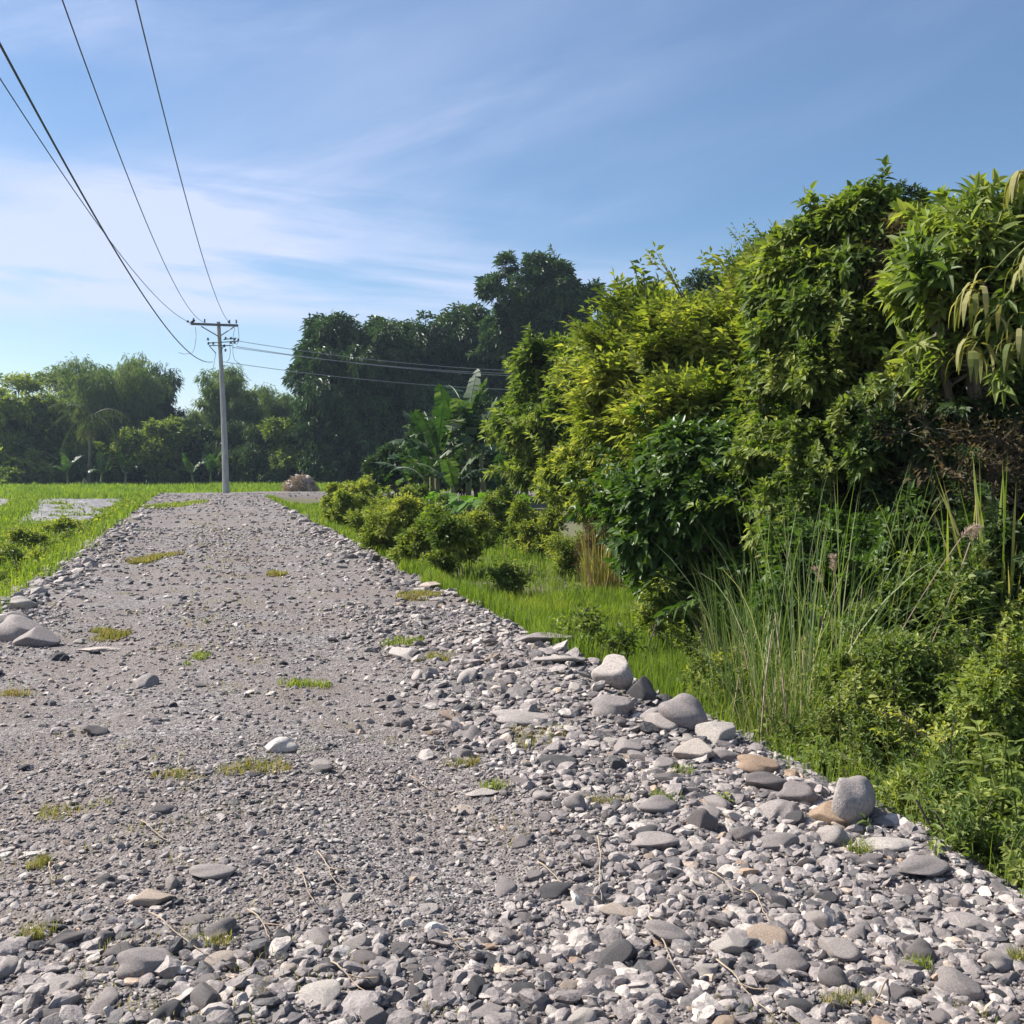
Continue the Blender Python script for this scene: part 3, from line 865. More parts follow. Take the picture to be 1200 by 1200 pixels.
# --- far treeline: bamboo clumps
def bamboo(px, d, H, R, nculm, nsp, label, lean=0.0, mat='lf_bamboo', L=.55, W=.1):
    b = np.array(base_at(px, d, ZF))
    rt = root('bamboo_clump', b, label, 'bamboo', 'bamboo clumps along the far field edge')
    cu, lf = Geo(), Geo()
    cp, cd_ = [], []
    for k in range(nculm):
        a = rng.uniform(0, 2 * PI); rr = R * .22 * math.sqrt(rng.uniform())
        p0 = b + [rr * math.cos(a), rr * math.sin(a), -.1]
        h = H * rng.uniform(.62, 1.05); out = R * rng.uniform(.25, 1.0)
        a2 = a + rng.normal(0, .5)
        u = np.linspace(0, 1, 12)
        P = np.stack([p0[0] + out * math.cos(a2) * u ** 2.1 + lean * u, p0[1] + out * math.sin(a2) * u ** 2.1, p0[2] + h * (u - .16 * u ** 5 * (out / R + .3))], -1)
        cu.add(*tube(P, np.linspace(.05, .012, 12), 5))
        cp.append(P)
    CP = np.array(cp)
    ci = rng.integers(nculm, size=nsp); uu = rng.uniform(.0, 1, nsp) ** .75
    uu = .12 + .88 * uu
    f = uu * 11; i0 = np.clip(f.astype(int), 0, 10); fr = (f - i0)[:, None]
    base = CP[ci, i0] * (1 - fr) + CP[ci, i0 + 1] * fr
    od = unit(rdir(nsp) * [1, 1, .5] + [0, 0, -.1])
    ln = R * .38 * (1.15 - uu * .85) * rng.uniform(.4, 1.2, nsp)
    C = base + od * ln[:, None]; C[:, 2] -= ln * .25
    nl = 8
    I = np.repeat(np.arange(nsp), nl); J = np.tile(np.arange(nl), nsp)
    jp = C[I] + rdir(len(I)) * rng.uniform(.1, .55, len(I))[:, None]
    jp[:, 2] = np.maximum(jp[:, 2], ZF + .1)
    A = unit(od[I] * .5 + rdir(len(I)) * .5 + [0, 0, -.65])
    V, F, m = leaves(jp, A, unit(rdir(len(I)) + [0, 0, .8]), L * rng.uniform(.7, 1.3, len(I)), W * rng.uniform(.7, 1.3, len(I)), .2)
    r = np.clip(rng.uniform(size=nculm)[ci][I] * .4 + rng.uniform(size=nsp)[I] * .3 + rng.uniform(0, .3, len(I)), 0, 1)
    lf.add(V, F, np.repeat(r, m))
    lf.build('foliage', M[mat], rt); cu.build('culms', M['culm'], rt)
    return rt


def H_(ytop, d): return (545 - ytop) / FPX * d + CAMZ - ZF


bamboo(135, 112, H_(402, 112), 5.6, 46, 5200, 'tall feathery bamboo clump rising behind the coconut palm')
bamboo(182, 116, H_(415, 116), 4.2, 34, 3600, 'dark rounded bamboo clump left of the open sky gap', mat='lf_dark')
bamboo(60, 118, H_(455, 118), 5.0, 34, 3400, 'low yellowish bamboo clump between the palm and the bushy tree')
bamboo(272, 112, H_(420, 112), 4.0, 34, 3600, 'slender bamboo clump directly behind the power pole')
bamboo(325, 118, H_(440, 118), 4.4, 36, 3800, 'light green bamboo clump between the pole and the mango tree')
bamboo(222, 118, H_(466, 118), 5.0, 30, 3800, 'short bamboo clump just beside the pole, below the sky gap')
bamboo(300, 104, H_(487, 104), 4.6, 26, 3000, 'low dark bamboo mass at the foot of the pole background', mat='lf_dark')
bamboo(-40, 120, H_(440, 120), 6.5, 30, 2600, 'bamboo clump cut off by the picture edge', mat='lf_bamboo')
bamboo(370, 118, H_(470, 118), 5.0, 24, 2400, 'bamboo clump mostly hidden behind the broad mango tree')


def far_tree(px, d, ytop, wpx, label, mat='lf_dark', ncl=3400, L=.5, W=.2):
    yb = 566
    hp = yb - ytop
    bl = [blob(px, ytop + hp * .3, wpx * .42, d, 1, hp * .3 / (wpx * .42)), blob(px - wpx * .25, ytop + hp * .52, wpx * .34, d), blob(px + wpx * .25, ytop + hp * .5, wpx * .34, d + 2),
          blob(px, ytop + hp * .74, wpx * .42, d - 1, 1, .6)]
    return plant('broadleaf_tree', label, 'tree', 'trees along the far field edge', base_at(px, d, ZF), bl, ncl, 7, L, W, M[mat], .3, sub=.42, nsub=16, twigs=.03, twig=.4, ground=ZF)


far_tree(15, 104, 448, 90, 'bushy dark green tree at the field edge, cut by the picture side', mat='lf_mid', ncl=4200)
far_tree(62, 135, 438, 70, 'hazy greyish tree standing farthest back over the bushy tree', mat='lf_mid', ncl=2200)
far_tree(185, 102, 505, 80, 'low dark tree under the tall bamboo, nearer the smoke-blue shade', mat='lf_mid')
far_tree(345, 103, 500, 80, 'dark shrubby tree filling the gap beside the mango trunk', mat='lf_mid', ncl=3600)
far_tree(240, 104, 515, 60, 'small dark tree just beside the pole foot', ncl=2400)
far_tree(-60, 108, 470, 110, 'wide tree outside the corner beyond the paddies', ncl=2600)
far_tree(90, 106, 520, 60, 'low bush around the coconut palm base', mat='lf_mid', ncl=1800)
far_tree(300, 100, 535, 60, 'small green bush right of the pole foot at the field edge', mat='lf_dark', ncl=1800)
far_tree(140, 101, 535, 50, 'small bush between the palm and the low dark tree', mat='lf_dark', ncl=1500)
far_tree(25, 100, 535, 60, 'low bush at the foot of the bushy dark tree', mat='lf_mid', ncl=1500)
far_tree(460, 100, 530, 90, 'dark shrub under the skirt of the broad mango tree', mat='lf_mango', ncl=2600)
far_tree(390, 99, 530, 70, 'dark shrub at the field end of the mango crown', mat='lf_mango', ncl=2200)

# coconut palm in the far row
def coconut(px, d, ytop, label):
    b = np.array(base_at(px, d, ZF)); H = H_(ytop + 22, d)
    rt = root('coconut_palm', b, label, 'palm')
    top = b + [.3, 0, H]
    w = Geo().add(*tube(bent(b, top, 8, .02), np.linspace(.22, .15, 8), 8)); w.build('trunk', M['bark'], rt)
    for k in range(15):
        a = k * 2.399; e = rng.uniform(-.5, 1.1)
        n = 12; u = np.linspace(0, 1, n); Lf = 4.6
        hd = np.array([math.cos(a), math.sin(a), 0]); ang = e - 1.5 * u
        stp = np.cos(ang)[:, None] * hd + np.sin(ang)[:, None] * [0, 0, 1]
        P = top + np.cumsum(stp, 0) * (Lf / n)
        g = Geo(); g.add(*tube(P, np.linspace(.035, .01, n), 4))
        m = 60; q = rng.uniform(.1, 1, m); PP = np.stack([np.interp(q, u, P[:, i]) for i in range(3)], -1)
        sd = np.array([-math.sin(a), math.cos(a), 0]); sg = np.where(np.arange(m) % 2, 1, -1)[:, None]
        A = unit(sd * sg + hd * .5 + [0, 0, -.7])
        V, F, mm = leaves(PP, A, unit(rdir(m) * .3 + [0, 0, 1]), 1.1 * (1 - .4 * q), .1, .5)
        g.add(V, F, rng.uniform(.2, .8)); g.build('frond', M['lf_palm'], rt)


coconut(105, 99, 468, 'coconut palm with drooping fronds standing before the tall bamboo')


# --- banana plants
def banana(b, H, nleaf, LL, label, WW=.48, group='banana plants in the clump behind the bushes', stemr=.14, az0=None, els=None):
    b = np.asarray(b, float)
    rt = root('banana_plant', b, label, 'banana plant', group)
    top = b + [rng.normal(0, .12), rng.normal(0, .1), H]
    Geo().add(*tube(bent(b, top, 7, .02), np.linspace(stemr, stemr * .55, 7), 9)).build('stem', M['banana_stem'], rt, smooth=True)
    for k in range(nleaf):
        a = (k * 2.2 + rng.normal(0, .3)) if az0 is None else az0[k % len(az0)] + rng.normal(0, .15)
        e = rng.uniform(.75, 1.45) if els is None else els[k % len(els)]
        n = 16; u = np.linspace(0, 1, n); Lf = LL * 1.25 * rng.uniform(.75, 1.15)
        curl = rng.uniform(.7, 2.3) * (1.5 - e * .75)
        ang = e - curl * u ** 1.3
        hd = np.array([math.cos(a), math.sin(a), 0]); sd = np.array([-math.sin(a), math.cos(a), 0])
        st_ = np.cos(ang)[:, None] * hd + np.sin(ang)[:, None] * [0, 0, 1]
        P = top + np.cumsum(st_, 0) * (Lf / n); P = np.vstack([top, P[:-1]])
        up = unit(np.cross(st_, sd))
        g = Geo(); g.add(*tube(P, np.linspace(.035, .008, n), 4), r=.95)
        w = WW * .72 * np.clip(np.sin(np.clip((u - .1) / .9, 0, 1) * PI) ** .45, 0.02, 1)
        r0 = rng.uniform(.1, .7)
        for sg in (1, -1):
            fo = rng.uniform(-.1, .5)
            for j in range(2, n - 1):   # torn strips
                torn = rng.uniform(.0, .03)
                dr = fo + rng.normal(0, .18)
                p0, p1 = P[j], P[j] + (P[j + 1] - P[j]) * (1 - torn * 4)
                q0 = p0 + sd * sg * w[j] * math.cos(dr) - up[j] * -1 * 0 - np.array([0, 0, 1]) * w[j] * math.sin(dr)
                q1 = p1 + sd * sg * w[j + 1] * math.cos(dr) - np.array([0, 0, 1]) * w[j + 1] * math.sin(dr)
                g.add([p0, p1, q1, q0], [[0, 1, 2, 3]], min(1, max(0, r0 + rng.normal(0, .12))))
        g.build('leaf', M['lf_banana'], rt)
    return rt


ZB = -.5
banana(base_at(548, 40, ZB), 3.4, 9, 2.5, 'tallest banana plant with a long leaf pointing straight up', .62, els=[1.5, 1.2, .6, 1.0, .3, .9])
banana(base_at(570, 39, ZB), 2.7, 8, 2.3, 'banana plant with upright dark leaves beside the thicket', .55, els=[1.45, 1.3, .5, .9])
banana(base_at(515, 39, ZB), 2.2, 8, 2.2, 'banana plant with bent torn leaves in the middle of the clump', .5)
banana(base_at(498, 38, ZB), 1.5, 7, 1.9, 'short banana plant with arching leaves at the field side of the clump', .4)
banana(base_at(485, 40, ZB), 1.2, 6, 1.7, 'lowest banana plant leaning out over the bushes', .38)
banana(base_at(535, 36, ZB), 1.1, 7, 1.7, 'young banana plant at the foot of the tall ones', .42)
banana(base_at(530, 41, ZB), 2.9, 8, 2.3, 'banana plant behind the tallest one with drooping dead leaves', .55)
banana(base_at(505, 41, ZB), 2.4, 8, 2.1, 'banana plant at the back of the clump on the field side', .5)
banana(base_at(585, 37, ZB), 1.0, 6, 1.6, 'young banana plant tucked against the thicket', .42)
for px, lab in ((118, 'yellow-tipped banana plant by the far field near the palm'), (80, 'small banana plant left of the coconut palm'), (148, 'small banana plant right of the coconut palm'),
                (228, 'small banana plant near the foot of the pole'), (246, 'small banana plant hugging the foot of the pole')):
    banana(base_at(px, 97, ZF), 1.2, 6, 2.2, lab, .6, group='small banana plants at the far field edge', stemr=.16)

for px, yt, d, lab in ((505, 500, 50, 'dark shrub closing the gap behind the banana clump'), (560, 470, 52, 'tall dark shrub behind the tallest banana plant'), (600, 480, 46, 'dark shrub between the bananas and the rounded tree'), (465, 525, 52, 'low dark shrub at the field side behind the bananas')):
    far = 572; hp = far - yt
    plant('dark_shrub', lab, 'shrub', 'dark shrubs behind the banana clump', base_at(px, d, ZF), [blob(px, yt + hp * .35, hp * .34, d), blob(px - hp * .3, yt + hp * .6, hp * .3, d), blob(px + hp * .3, yt + hp * .65, hp * .32, d), blob(px, far - hp * .2, hp * .3, d)],
          2600, 7, .26, .1, M['lf_mango'], .1, stems=3, sub=.45, nsub=14, twig=.25, ground=ZF, twigs=.1)
# taro patch in front of the bananas
for k, (px, d, lab) in enumerate(((575, 31, 'bright taro plant nearest the green verge'), (590, 32, 'taro plant against the thicket foot'), (548, 31, 'darker taro plant under the banana leaves'), (520, 32, 'taro plant half hidden by the bushes'))):
    b = np.array(base_at(px, d))
    n = 14; a = rng.uniform(0, 6.28, n)
    tip = b + np.stack([np.cos(a) * rng.uniform(.2, .8, n), np.sin(a) * .5, rng.uniform(.7, 1.25, n)], -1)
    g = Geo(); g.add(*sticks(np.repeat(b[None], n, 0), tip, .02, .012))
    V, F, m = leaves(tip, unit(np.stack([np.cos(a), np.sin(a), np.full(n, -.35)], -1)), np.tile([0, 0, 1.0], (n, 1)), .6, .5, .25, 'near', .1)
    g.add(V, F, np.repeat(rng.uniform(size=n), m))
    tag(g.build('taro_plant', M['lf_taro'], origin=b), lab, 'plant', 'taro plants in front of the banana clump')

# --- the thicket on the right
TG = 'trees and shrubs of the roadside thicket'
plant('acacia_tree', 'spreading yellow-green tree with feathery layered leaves in the middle of the thicket', 'tree', TG, base_at(850, 13.5),
      [blob(840, 418, 58, 13.5), blob(765, 430, 58, 14), blob(885, 455, 62, 13), blob(815, 500, 66, 13), blob(935, 500, 52, 12.5), blob(735, 495, 45, 14.5), blob(885, 375, 36, 13.5), blob(790, 410, 34, 14)],
      5200, 9, .135, .052, M['lf_bright'], .1, mode='pinnate', sub=.3, nsub=30, twig=.3, grav=.15, layer=True, twigs=.4, shoots=110, shl=0.55)
plant('acacia_tree', 'thin high yellow-green tree whose loose sprigs stick out against the sky', 'tree', TG, base_at(905, 14.5),
      [blob(890, 335, 24, 14.5), blob(855, 355, 16, 14.5), blob(915, 355, 36, 14), blob(935, 300, 22, 14), blob(865, 385, 30, 14.5), blob(825, 365, 12, 15)],
      2400, 11, .09, .03, M['lf_bright'], .07, mode='pinnate', sub=.45, nsub=12, twig=.26, grav=.1, twigs=.7, shoots=34, shl=0.5)
plant('vine_covered_tree', 'dark green tree smothered by climbing vines, topmost of the thicket', 'tree', TG, base_at(985, 11),
      [blob(985, 311, 58, 11), blob(940, 339, 45, 11), blob(1035, 324, 52, 11), blob(965, 394, 58, 10.7), blob(1035, 399, 55, 10.8), blob(995, 276, 32, 11), blob(930, 301, 20, 11)],
      8000, 7, .115, .048, M['lf_mid'], .09, shape='near', sub=.33, nsub=26, twig=.12, grav=.3, twigs=.4, shoots=60, shl=0.24)
plant('broadleaf_tree', 'tree with big long pale green leaves in whorls at the picture side', 'tree', TG, base_at(1160, 9.2),
      [blob(1125, 286, 40, 9.2), blob(1175, 314, 52, 9.3), blob(1135, 337, 52, 9), blob(1200, 362, 60, 9.2), blob(1100, 392, 36, 9), blob(1170, 264, 24, 9.3), blob(1250, 314, 70, 9.5), blob(1150, 432, 45, 9)],
      3300, 8, .17, .052, M['lf_big'], .09, shape='near', sub=.4, nsub=16, twig=.16, grav=.05, droop=.2, spread=1.2, twigs=.5, shoots=16, shl=0.25)
plant('leafy_tree', 'mid green rounded tree of the thicket standing beside the banana clump', 'tree', TG, base_at(650, 26),
      [blob(648, 462, 38, 26), blob(690, 440, 38, 25), blob(620, 500, 36, 26), blob(668, 515, 46, 25), blob(712, 475, 42, 24), blob(632, 548, 34, 25), blob(700, 418, 26, 25)],
      6500, 8, .2, .075, M['lf_mid'], .14, sub=.33, nsub=26, twig=.22, grav=.2, twigs=.15, shoots=80, shl=0.6)
plant('leafy_shrub', 'yellowish green shrub between the rounded tree and the glossy shrub', 'shrub', TG, base_at(705, 19.5),
      [blob(700, 560, 42, 19.5), blob(740, 520, 42, 19), blob(665, 590, 30, 19.5), blob(735, 590, 42, 18.5), blob(770, 560, 40, 18.5)],
      4600, 9, .135, .055, M['lf_bright'], .07, stems=3, sub=.35, nsub=18, twig=.16, ground=ZF, twigs=.25, shoots=70, shl=0.6)
plant('glossy_shrub', 'big glossy dark green shrub overhanging the bright verge grass', 'shrub', TG, base_at(830, 11.5),
      [blob(800, 600, 55, 11.5), blob(785, 650, 36, 11.8), blob(845, 560, 55, 11.6), blob(850, 640, 62, 11.2), blob(900, 580, 50, 11.2), blob(810, 690, 38, 11.3), blob(755, 600, 32, 12.4), blob(880, 700, 40, 10.8)],
      7600, 7, .12, .055, M['lf_gloss'], .06, stems=4, shape='near', sub=.4, nsub=20, twig=.16, grav=.3, ground=-.6, twigs=.3, shoots=70, shl=0.5)
plant('leafy_shrub', 'small-leaved shrub draped with creepers below the vine-covered tree', 'shrub', TG, base_at(970, 10),
      [blob(960, 460, 48, 10.4), blob(920, 530, 45, 10.6), blob(990, 540, 52, 10), blob(1040, 470, 50, 10), blob(940, 600, 45, 10), blob(1010, 420, 40, 10.3)],
      5600, 8, .085, .04, M['lf_mid'], .06, stems=3, shape='near', sub=.35, nsub=20, twig=.12, twigs=.4, shoots=70, shl=0.5)
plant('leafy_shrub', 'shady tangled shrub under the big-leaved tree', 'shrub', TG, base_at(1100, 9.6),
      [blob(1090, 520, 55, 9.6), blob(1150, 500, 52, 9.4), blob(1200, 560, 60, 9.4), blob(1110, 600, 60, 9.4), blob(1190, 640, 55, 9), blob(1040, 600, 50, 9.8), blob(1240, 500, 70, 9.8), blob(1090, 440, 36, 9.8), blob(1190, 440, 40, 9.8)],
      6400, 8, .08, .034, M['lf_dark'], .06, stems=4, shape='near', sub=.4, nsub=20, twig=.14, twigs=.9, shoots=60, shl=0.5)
plant('dry_bush', 'brown half-dead tangle of creepers in the shade of the thicket', 'bush', TG, base_at(1170, 8.8),
      [blob(1160, 545, 40, 8.8), blob(1120, 560, 36, 8.9), blob(1190, 590, 36, 8.7), blob(1085, 500, 26, 9)],
      500, 6, .06, .022, M['lf_brown'], .03, stems=4, sub=.6, nsub=16, twig=.2, twigs=1.0)
plant('dry_bush', 'brown tangle of dead vines hanging in the vine-covered tree', 'bush', TG, base_at(1060, 10.2),
      [blob(1062, 300, 24, 10.2), blob(1055, 335, 24, 10.2)],
      350, 7, .07, .02, M['lf_brown'], .02, stems=2, sub=.5, nsub=10, twig=.16, twigs=1.0, grav=.6)
# shady mass behind the front row
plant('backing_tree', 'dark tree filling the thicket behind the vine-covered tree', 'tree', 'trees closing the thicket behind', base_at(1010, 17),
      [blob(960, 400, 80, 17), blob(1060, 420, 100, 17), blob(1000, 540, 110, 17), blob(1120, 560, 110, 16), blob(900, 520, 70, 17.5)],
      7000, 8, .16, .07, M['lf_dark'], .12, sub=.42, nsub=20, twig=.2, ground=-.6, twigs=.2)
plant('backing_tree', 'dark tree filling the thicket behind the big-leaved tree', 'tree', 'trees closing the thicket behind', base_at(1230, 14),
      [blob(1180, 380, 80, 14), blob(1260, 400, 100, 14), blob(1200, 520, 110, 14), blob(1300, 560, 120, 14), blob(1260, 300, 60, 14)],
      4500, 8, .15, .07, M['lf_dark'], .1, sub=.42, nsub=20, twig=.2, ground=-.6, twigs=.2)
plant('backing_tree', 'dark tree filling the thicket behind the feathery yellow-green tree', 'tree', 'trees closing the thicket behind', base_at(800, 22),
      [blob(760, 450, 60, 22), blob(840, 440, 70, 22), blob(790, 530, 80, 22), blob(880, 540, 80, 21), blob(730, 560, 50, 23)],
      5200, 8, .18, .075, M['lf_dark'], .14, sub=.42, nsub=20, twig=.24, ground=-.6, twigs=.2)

# small-leaved weeds and mounds at the ditch
WG = 'weedy bushes along the ditch'


def mound(px, d, bl, ncl, lab, mat='lf_mid', L=.05, W=.022, name='weedy_bush', cat='bush', **kw):
    kk = dict(shape='near', sub=.45, nsub=16, twig=.09, ground=-.95, twigs=.35, stems=4, shoots=40, shl=.28)
    kk.update(kw)
    grp = kk.pop('group', WG)
    return plant(name, lab, cat, grp, base_at(px, d), bl, ncl, 7, L, W, M[mat], .008, **kk)


mound(1175, 5.6, [blob(1175, 850, 50, 5.6), blob(1225, 830, 60, 5.7), blob(1150, 910, 50, 5.4), blob(1210, 930, 60, 5.3)], 3000, 'bright yellow-green creeper mound at the picture side', 'lf_bright', .042, .02)
mound(1060, 6.4, [blob(1050, 800, 55, 6.6), blob(1100, 840, 50, 6.3), blob(1040, 870, 50, 6.1), blob(1090, 910, 46, 5.8), blob(1000, 850, 40, 6.5)], 3600, 'mixed weeds and creepers between the tall grass and the creeper mound', 'lf_mid', .05, .02)
mound(1080, 7.4, [blob(1075, 745, 40, 7.4), blob(1030, 760, 40, 7.6), blob(1110, 700, 40, 7.6), blob(1150, 760, 50, 7.2)], 2400, 'pale leafed weeds climbing behind the tall grass', 'lf_mid', .055, .028)
mound(1110, 4.7, [blob(1100, 975, 50, 4.8), blob(1180, 1010, 55, 4.4), blob(1140, 1040, 40, 4.2), blob(1070, 950, 36, 5.1)], 2600, 'low narrow-leaved weeds below the egg-shaped boulder', 'lf_mid', .06, .014)
mound(1200, 7.6, [blob(1190, 700, 55, 7.6), blob(1230, 740, 60, 7.4), blob(1150, 660, 45, 8)], 2200, 'dark shaded weeds under the reeds at the picture side', 'lf_dark', .07, .03)
mound(960, 8.3, [blob(960, 700, 40, 8.6), blob(1000, 650, 45, 8.8), blob(1040, 690, 45, 8.4)], 2000, 'shaded leafy growth seen through the tall grass', 'lf_gloss', .08, .036)

mound(1000, 6.0, [blob(985, 880, 34, 6.1), blob(1030, 905, 36, 5.8), blob(1050, 930, 30, 5.6), blob(950, 880, 24, 6.3)], 1700, 'fine-leaved creeper spilling down to the egg-shaped boulder', 'lf_mid', .038, .016)
mound(1150, 4.3, [blob(1095, 1010, 30, 4.5), blob(1150, 1050, 36, 4.2), blob(1200, 1060, 34, 4.0)], 1300, 'small weeds creeping over the stone lip near the corner', 'lf_mid', .04, .016)
mound(860, 8.0, [blob(850, 820, 24, 8.0), blob(880, 845, 22, 7.6), blob(830, 800, 20, 8.4)], 700, 'yellowish small-leaved weed in the verge grass behind the half-buried boulder', 'lf_bright', .04, .02)
# broad leaved weed near the corner
def herb(b, H, n, L, W, lab, mat='lf_bright', name='broadleaf_weed', group=None):
    b = np.asarray(b, float); g = Geo()
    ns = 5
    for s_ in range(ns):
        top = b + [rng.normal(0, .13 * H), rng.normal(0, .13 * H), H * rng.uniform(.6, 1)]
        P = bent(b, top, 6, .06); g.add(*tube(P, np.linspace(.007, .003, 6), 5), r=.3)
        m = n // ns
        u = np.linspace(.3, 1, m); PP = np.stack([np.interp(u, np.linspace(0, 1, 6), P[:, i]) for i in range(3)], -1)
        a = np.arange(m) * 2.0 + rng.uniform(0, 6)
        A = unit(np.stack([np.cos(a), np.sin(a), .35 - .2 * (1 - u)], -1))
        V, F, k = leaves(PP, A, np.tile([0, 0, 1.0], (m, 1)), L * rng.uniform(.7, 1.1, m), W, .35, 'near', .12)
        g.add(V, F, np.repeat(rng.uniform(.3, .9, m), k))
    return tag(g.build(name, M[mat], origin=b), lab, 'weed', group)


herb(base_at(1150, 4.6), .95, 60, .13, .06, 'bright broad-leaved weed standing in the ditch near the corner')
herb(base_at(1190, 4.25), .8, 40, .12, .05, 'second broad-leaved weed at the very picture edge')
herb(base_at(905, 6.6), .55, 40, .1, .05, 'yellowish broad-leaved weed at the foot of the tall grass')
herb(gnd(850, 945), .06, 15, .04, .025, 'tiny pale green seedling alone among the cobbles')
herb(base_at(1055, 5.2), .5, 40, .08, .02, 'narrow-leaved weed behind the egg-shaped boulder')

# --- verge bushes along the right road edge
VG = 'bushes lining the verge beside the road'


def vbush(px, ytop, ybase, w, d, lab, mat='lf_bright', ncl=1500, L=.07, W=.035):
    h = ybase - ytop
    bl = []
    for k in range(9):
        q = rng.uniform(-1, 1); v_ = -.15 if k < 3 else rng.uniform(.05, 1) ** .8
        bl.append(blob(px + q * w * .5, ybase - h * (.12 + (v_ * .7) * (1 - .45 * q * q)), w * rng.uniform(.12, .2), d + rng.uniform(-.5, .5) * w / FPX * d, 1, rng.uniform(.8, 1.7)))
    return plant('verge_bush', lab, 'bush', VG, base_at(px, d), bl, int(ncl * .8), 7, L, W, M[mat], .012, stems=5, sub=.5, nsub=5, twig=.2, ground=-.62, twigs=.5, shape='mid', upb=.9, lowcut=-.9, shell=.3)


vbush(505, 598, 672, 58, 15.6, 'dark-bottomed bush, last of the row, casting shade on the verge grass', 'lf_mid', 2300, .08, .045)
vbush(470, 585, 655, 58, 18.5, 'yellow-green bush next to the last of the row', ncl=2000)
vbush(548, 602, 650, 40, 18.8, 'yellowish open bush on the grass behind the last of the row', 'lf_bright', 1500)
vbush(440, 578, 632, 50, 22, 'bush in the middle of the row beside the road', ncl=1700, L=.085, W=.04)
vbush(500, 580, 625, 52, 24, 'bush in the second line behind the middle of the row', 'lf_mid', 1500, .09, .045)
vbush(415, 575, 615, 46, 27, 'bush third from the far end of the verge row', ncl=1500, L=.1, W=.05)
vbush(460, 570, 605, 56, 31, 'wide bush in the second line before the bananas', 'lf_mid', 1600, .11, .055)
vbush(398, 574, 600, 36, 33, 'small bush at the far end of the row by the little stone heap', ncl=1200, L=.12, W=.055)
vbush(425, 567, 592, 50, 37, 'farthest bush of the verge row', ncl=1300, L=.13, W=.06)
vbush(590, 575, 622, 45, 25, 'leafy bush at the shady end of the grass strip', 'lf_mid', 1500, .09, .045)
vbush(625, 580, 640, 46, 22, 'light green bush where the grass strip meets the thicket', 'lf_bright', 1500, .09, .04)
vbush(600, 662, 690, 22, 15, 'little dark shrub alone on the grass strip', 'lf_mid', 420, .055, .028)
vbush(612, 598, 626, 22, 27, 'small black-hollowed bush at the end of the grass strip', 'lf_dark', 400, .08, .04)
vbush(718, 712, 800, 36, 8.6, 'leafy weed bush growing up behind the verge stones', 'lf_mid', 260, .05, .028)
vbush(680, 735, 790, 50, 8.9, 'low weed bush just behind the long verge stone', 'lf_mid', 380, .05, .03)
vbush(775, 680, 735, 36, 11.0, 'pale weed under the edge of the glossy shrub', 'lf_bright', 500, .06, .03)
vbush(700, 600, 672, 50, 16, 'reddish brown dry bush at the foot of the thicket', 'lf_brown', 1300, .06, .016)
vbush(662, 612, 665, 36, 18, 'yellowing bush beside the reddish dry one', 'lf_bright', 900, .06, .028)

# --- drooping palm fronds at the picture side
def wilted_palm():
    b = np.array(base_at(1275, 8.4)); rt = root('fan_palm', b, 'palm with wilted pale hanging leaflets reaching in from the picture side', 'palm')
    top = np.array(at(1290, 300, 8.4))
    Geo().add(*tube(bent(b, top, 7, .02), np.linspace(.1, .07, 7), 8)).build('trunk', M['bark'], rt)
    for (px, py, d) in ((1138, 352, 7.9), (1135, 418, 7.8), (1205, 318, 7.9), (1200, 205, 8.2), (1185, 412, 7.7)):
        tip = at(px, py, d); u = np.linspace(0, 1, 12)[:, None]
        P = top + (tip - top) * u + np.array([0, 0, .35]) * np.sin(u * PI)
        g = Geo(); g.add(*tube(P, np.linspace(.014, .006, 12), 5), r=.3)
        m = 20; q = np.clip(1 - np.abs(rng.normal(0, .1, m)), .6, 1); PP = np.stack([np.interp(q, u[:, 0], P[:, i]) for i in range(3)], -1)
        a = rng.uniform(0, 6.28, m); od = np.stack([np.cos(a) * .8, np.sin(a) * .6, np.full(m, .25)], -1)
        ml = rng.uniform(.26, .42, m)
        # every leaflet: a strip that goes out, folds over and hangs
        Vs = []
        side = unit(np.cross(unit(od), [[0, 0, 1.0]]))
        c = PP.copy(); seg = 6
        for k in range(seg + 1):
            wv = .019 * math.sin(PI * min(1, (k + .6) / (seg + .6))) + .002
            Vs += [c - side * wv, c + side * wv]
            t_ = k / seg
            c = c + unit(od * (1 - t_) ** 2 + np.array([0, 0, -1.0]) * (t_ * 1.3 + .1)) * (ml / seg)[:, None]
        Vs = np.stack(Vs, 1); bI = np.arange(m)[:, None] * (2 * seg + 2)
        Fq = np.concatenate([bI + [[2 * k, 2 * k + 1, 2 * k + 3, 2 * k + 2]] for k in range(seg)])
        g.add(Vs.reshape(-1, 3), Fq, np.repeat(rng.uniform(size=m), 2 * seg + 2))
        g.build('frond', M['lf_wilt'], rt)


wilted_palm()


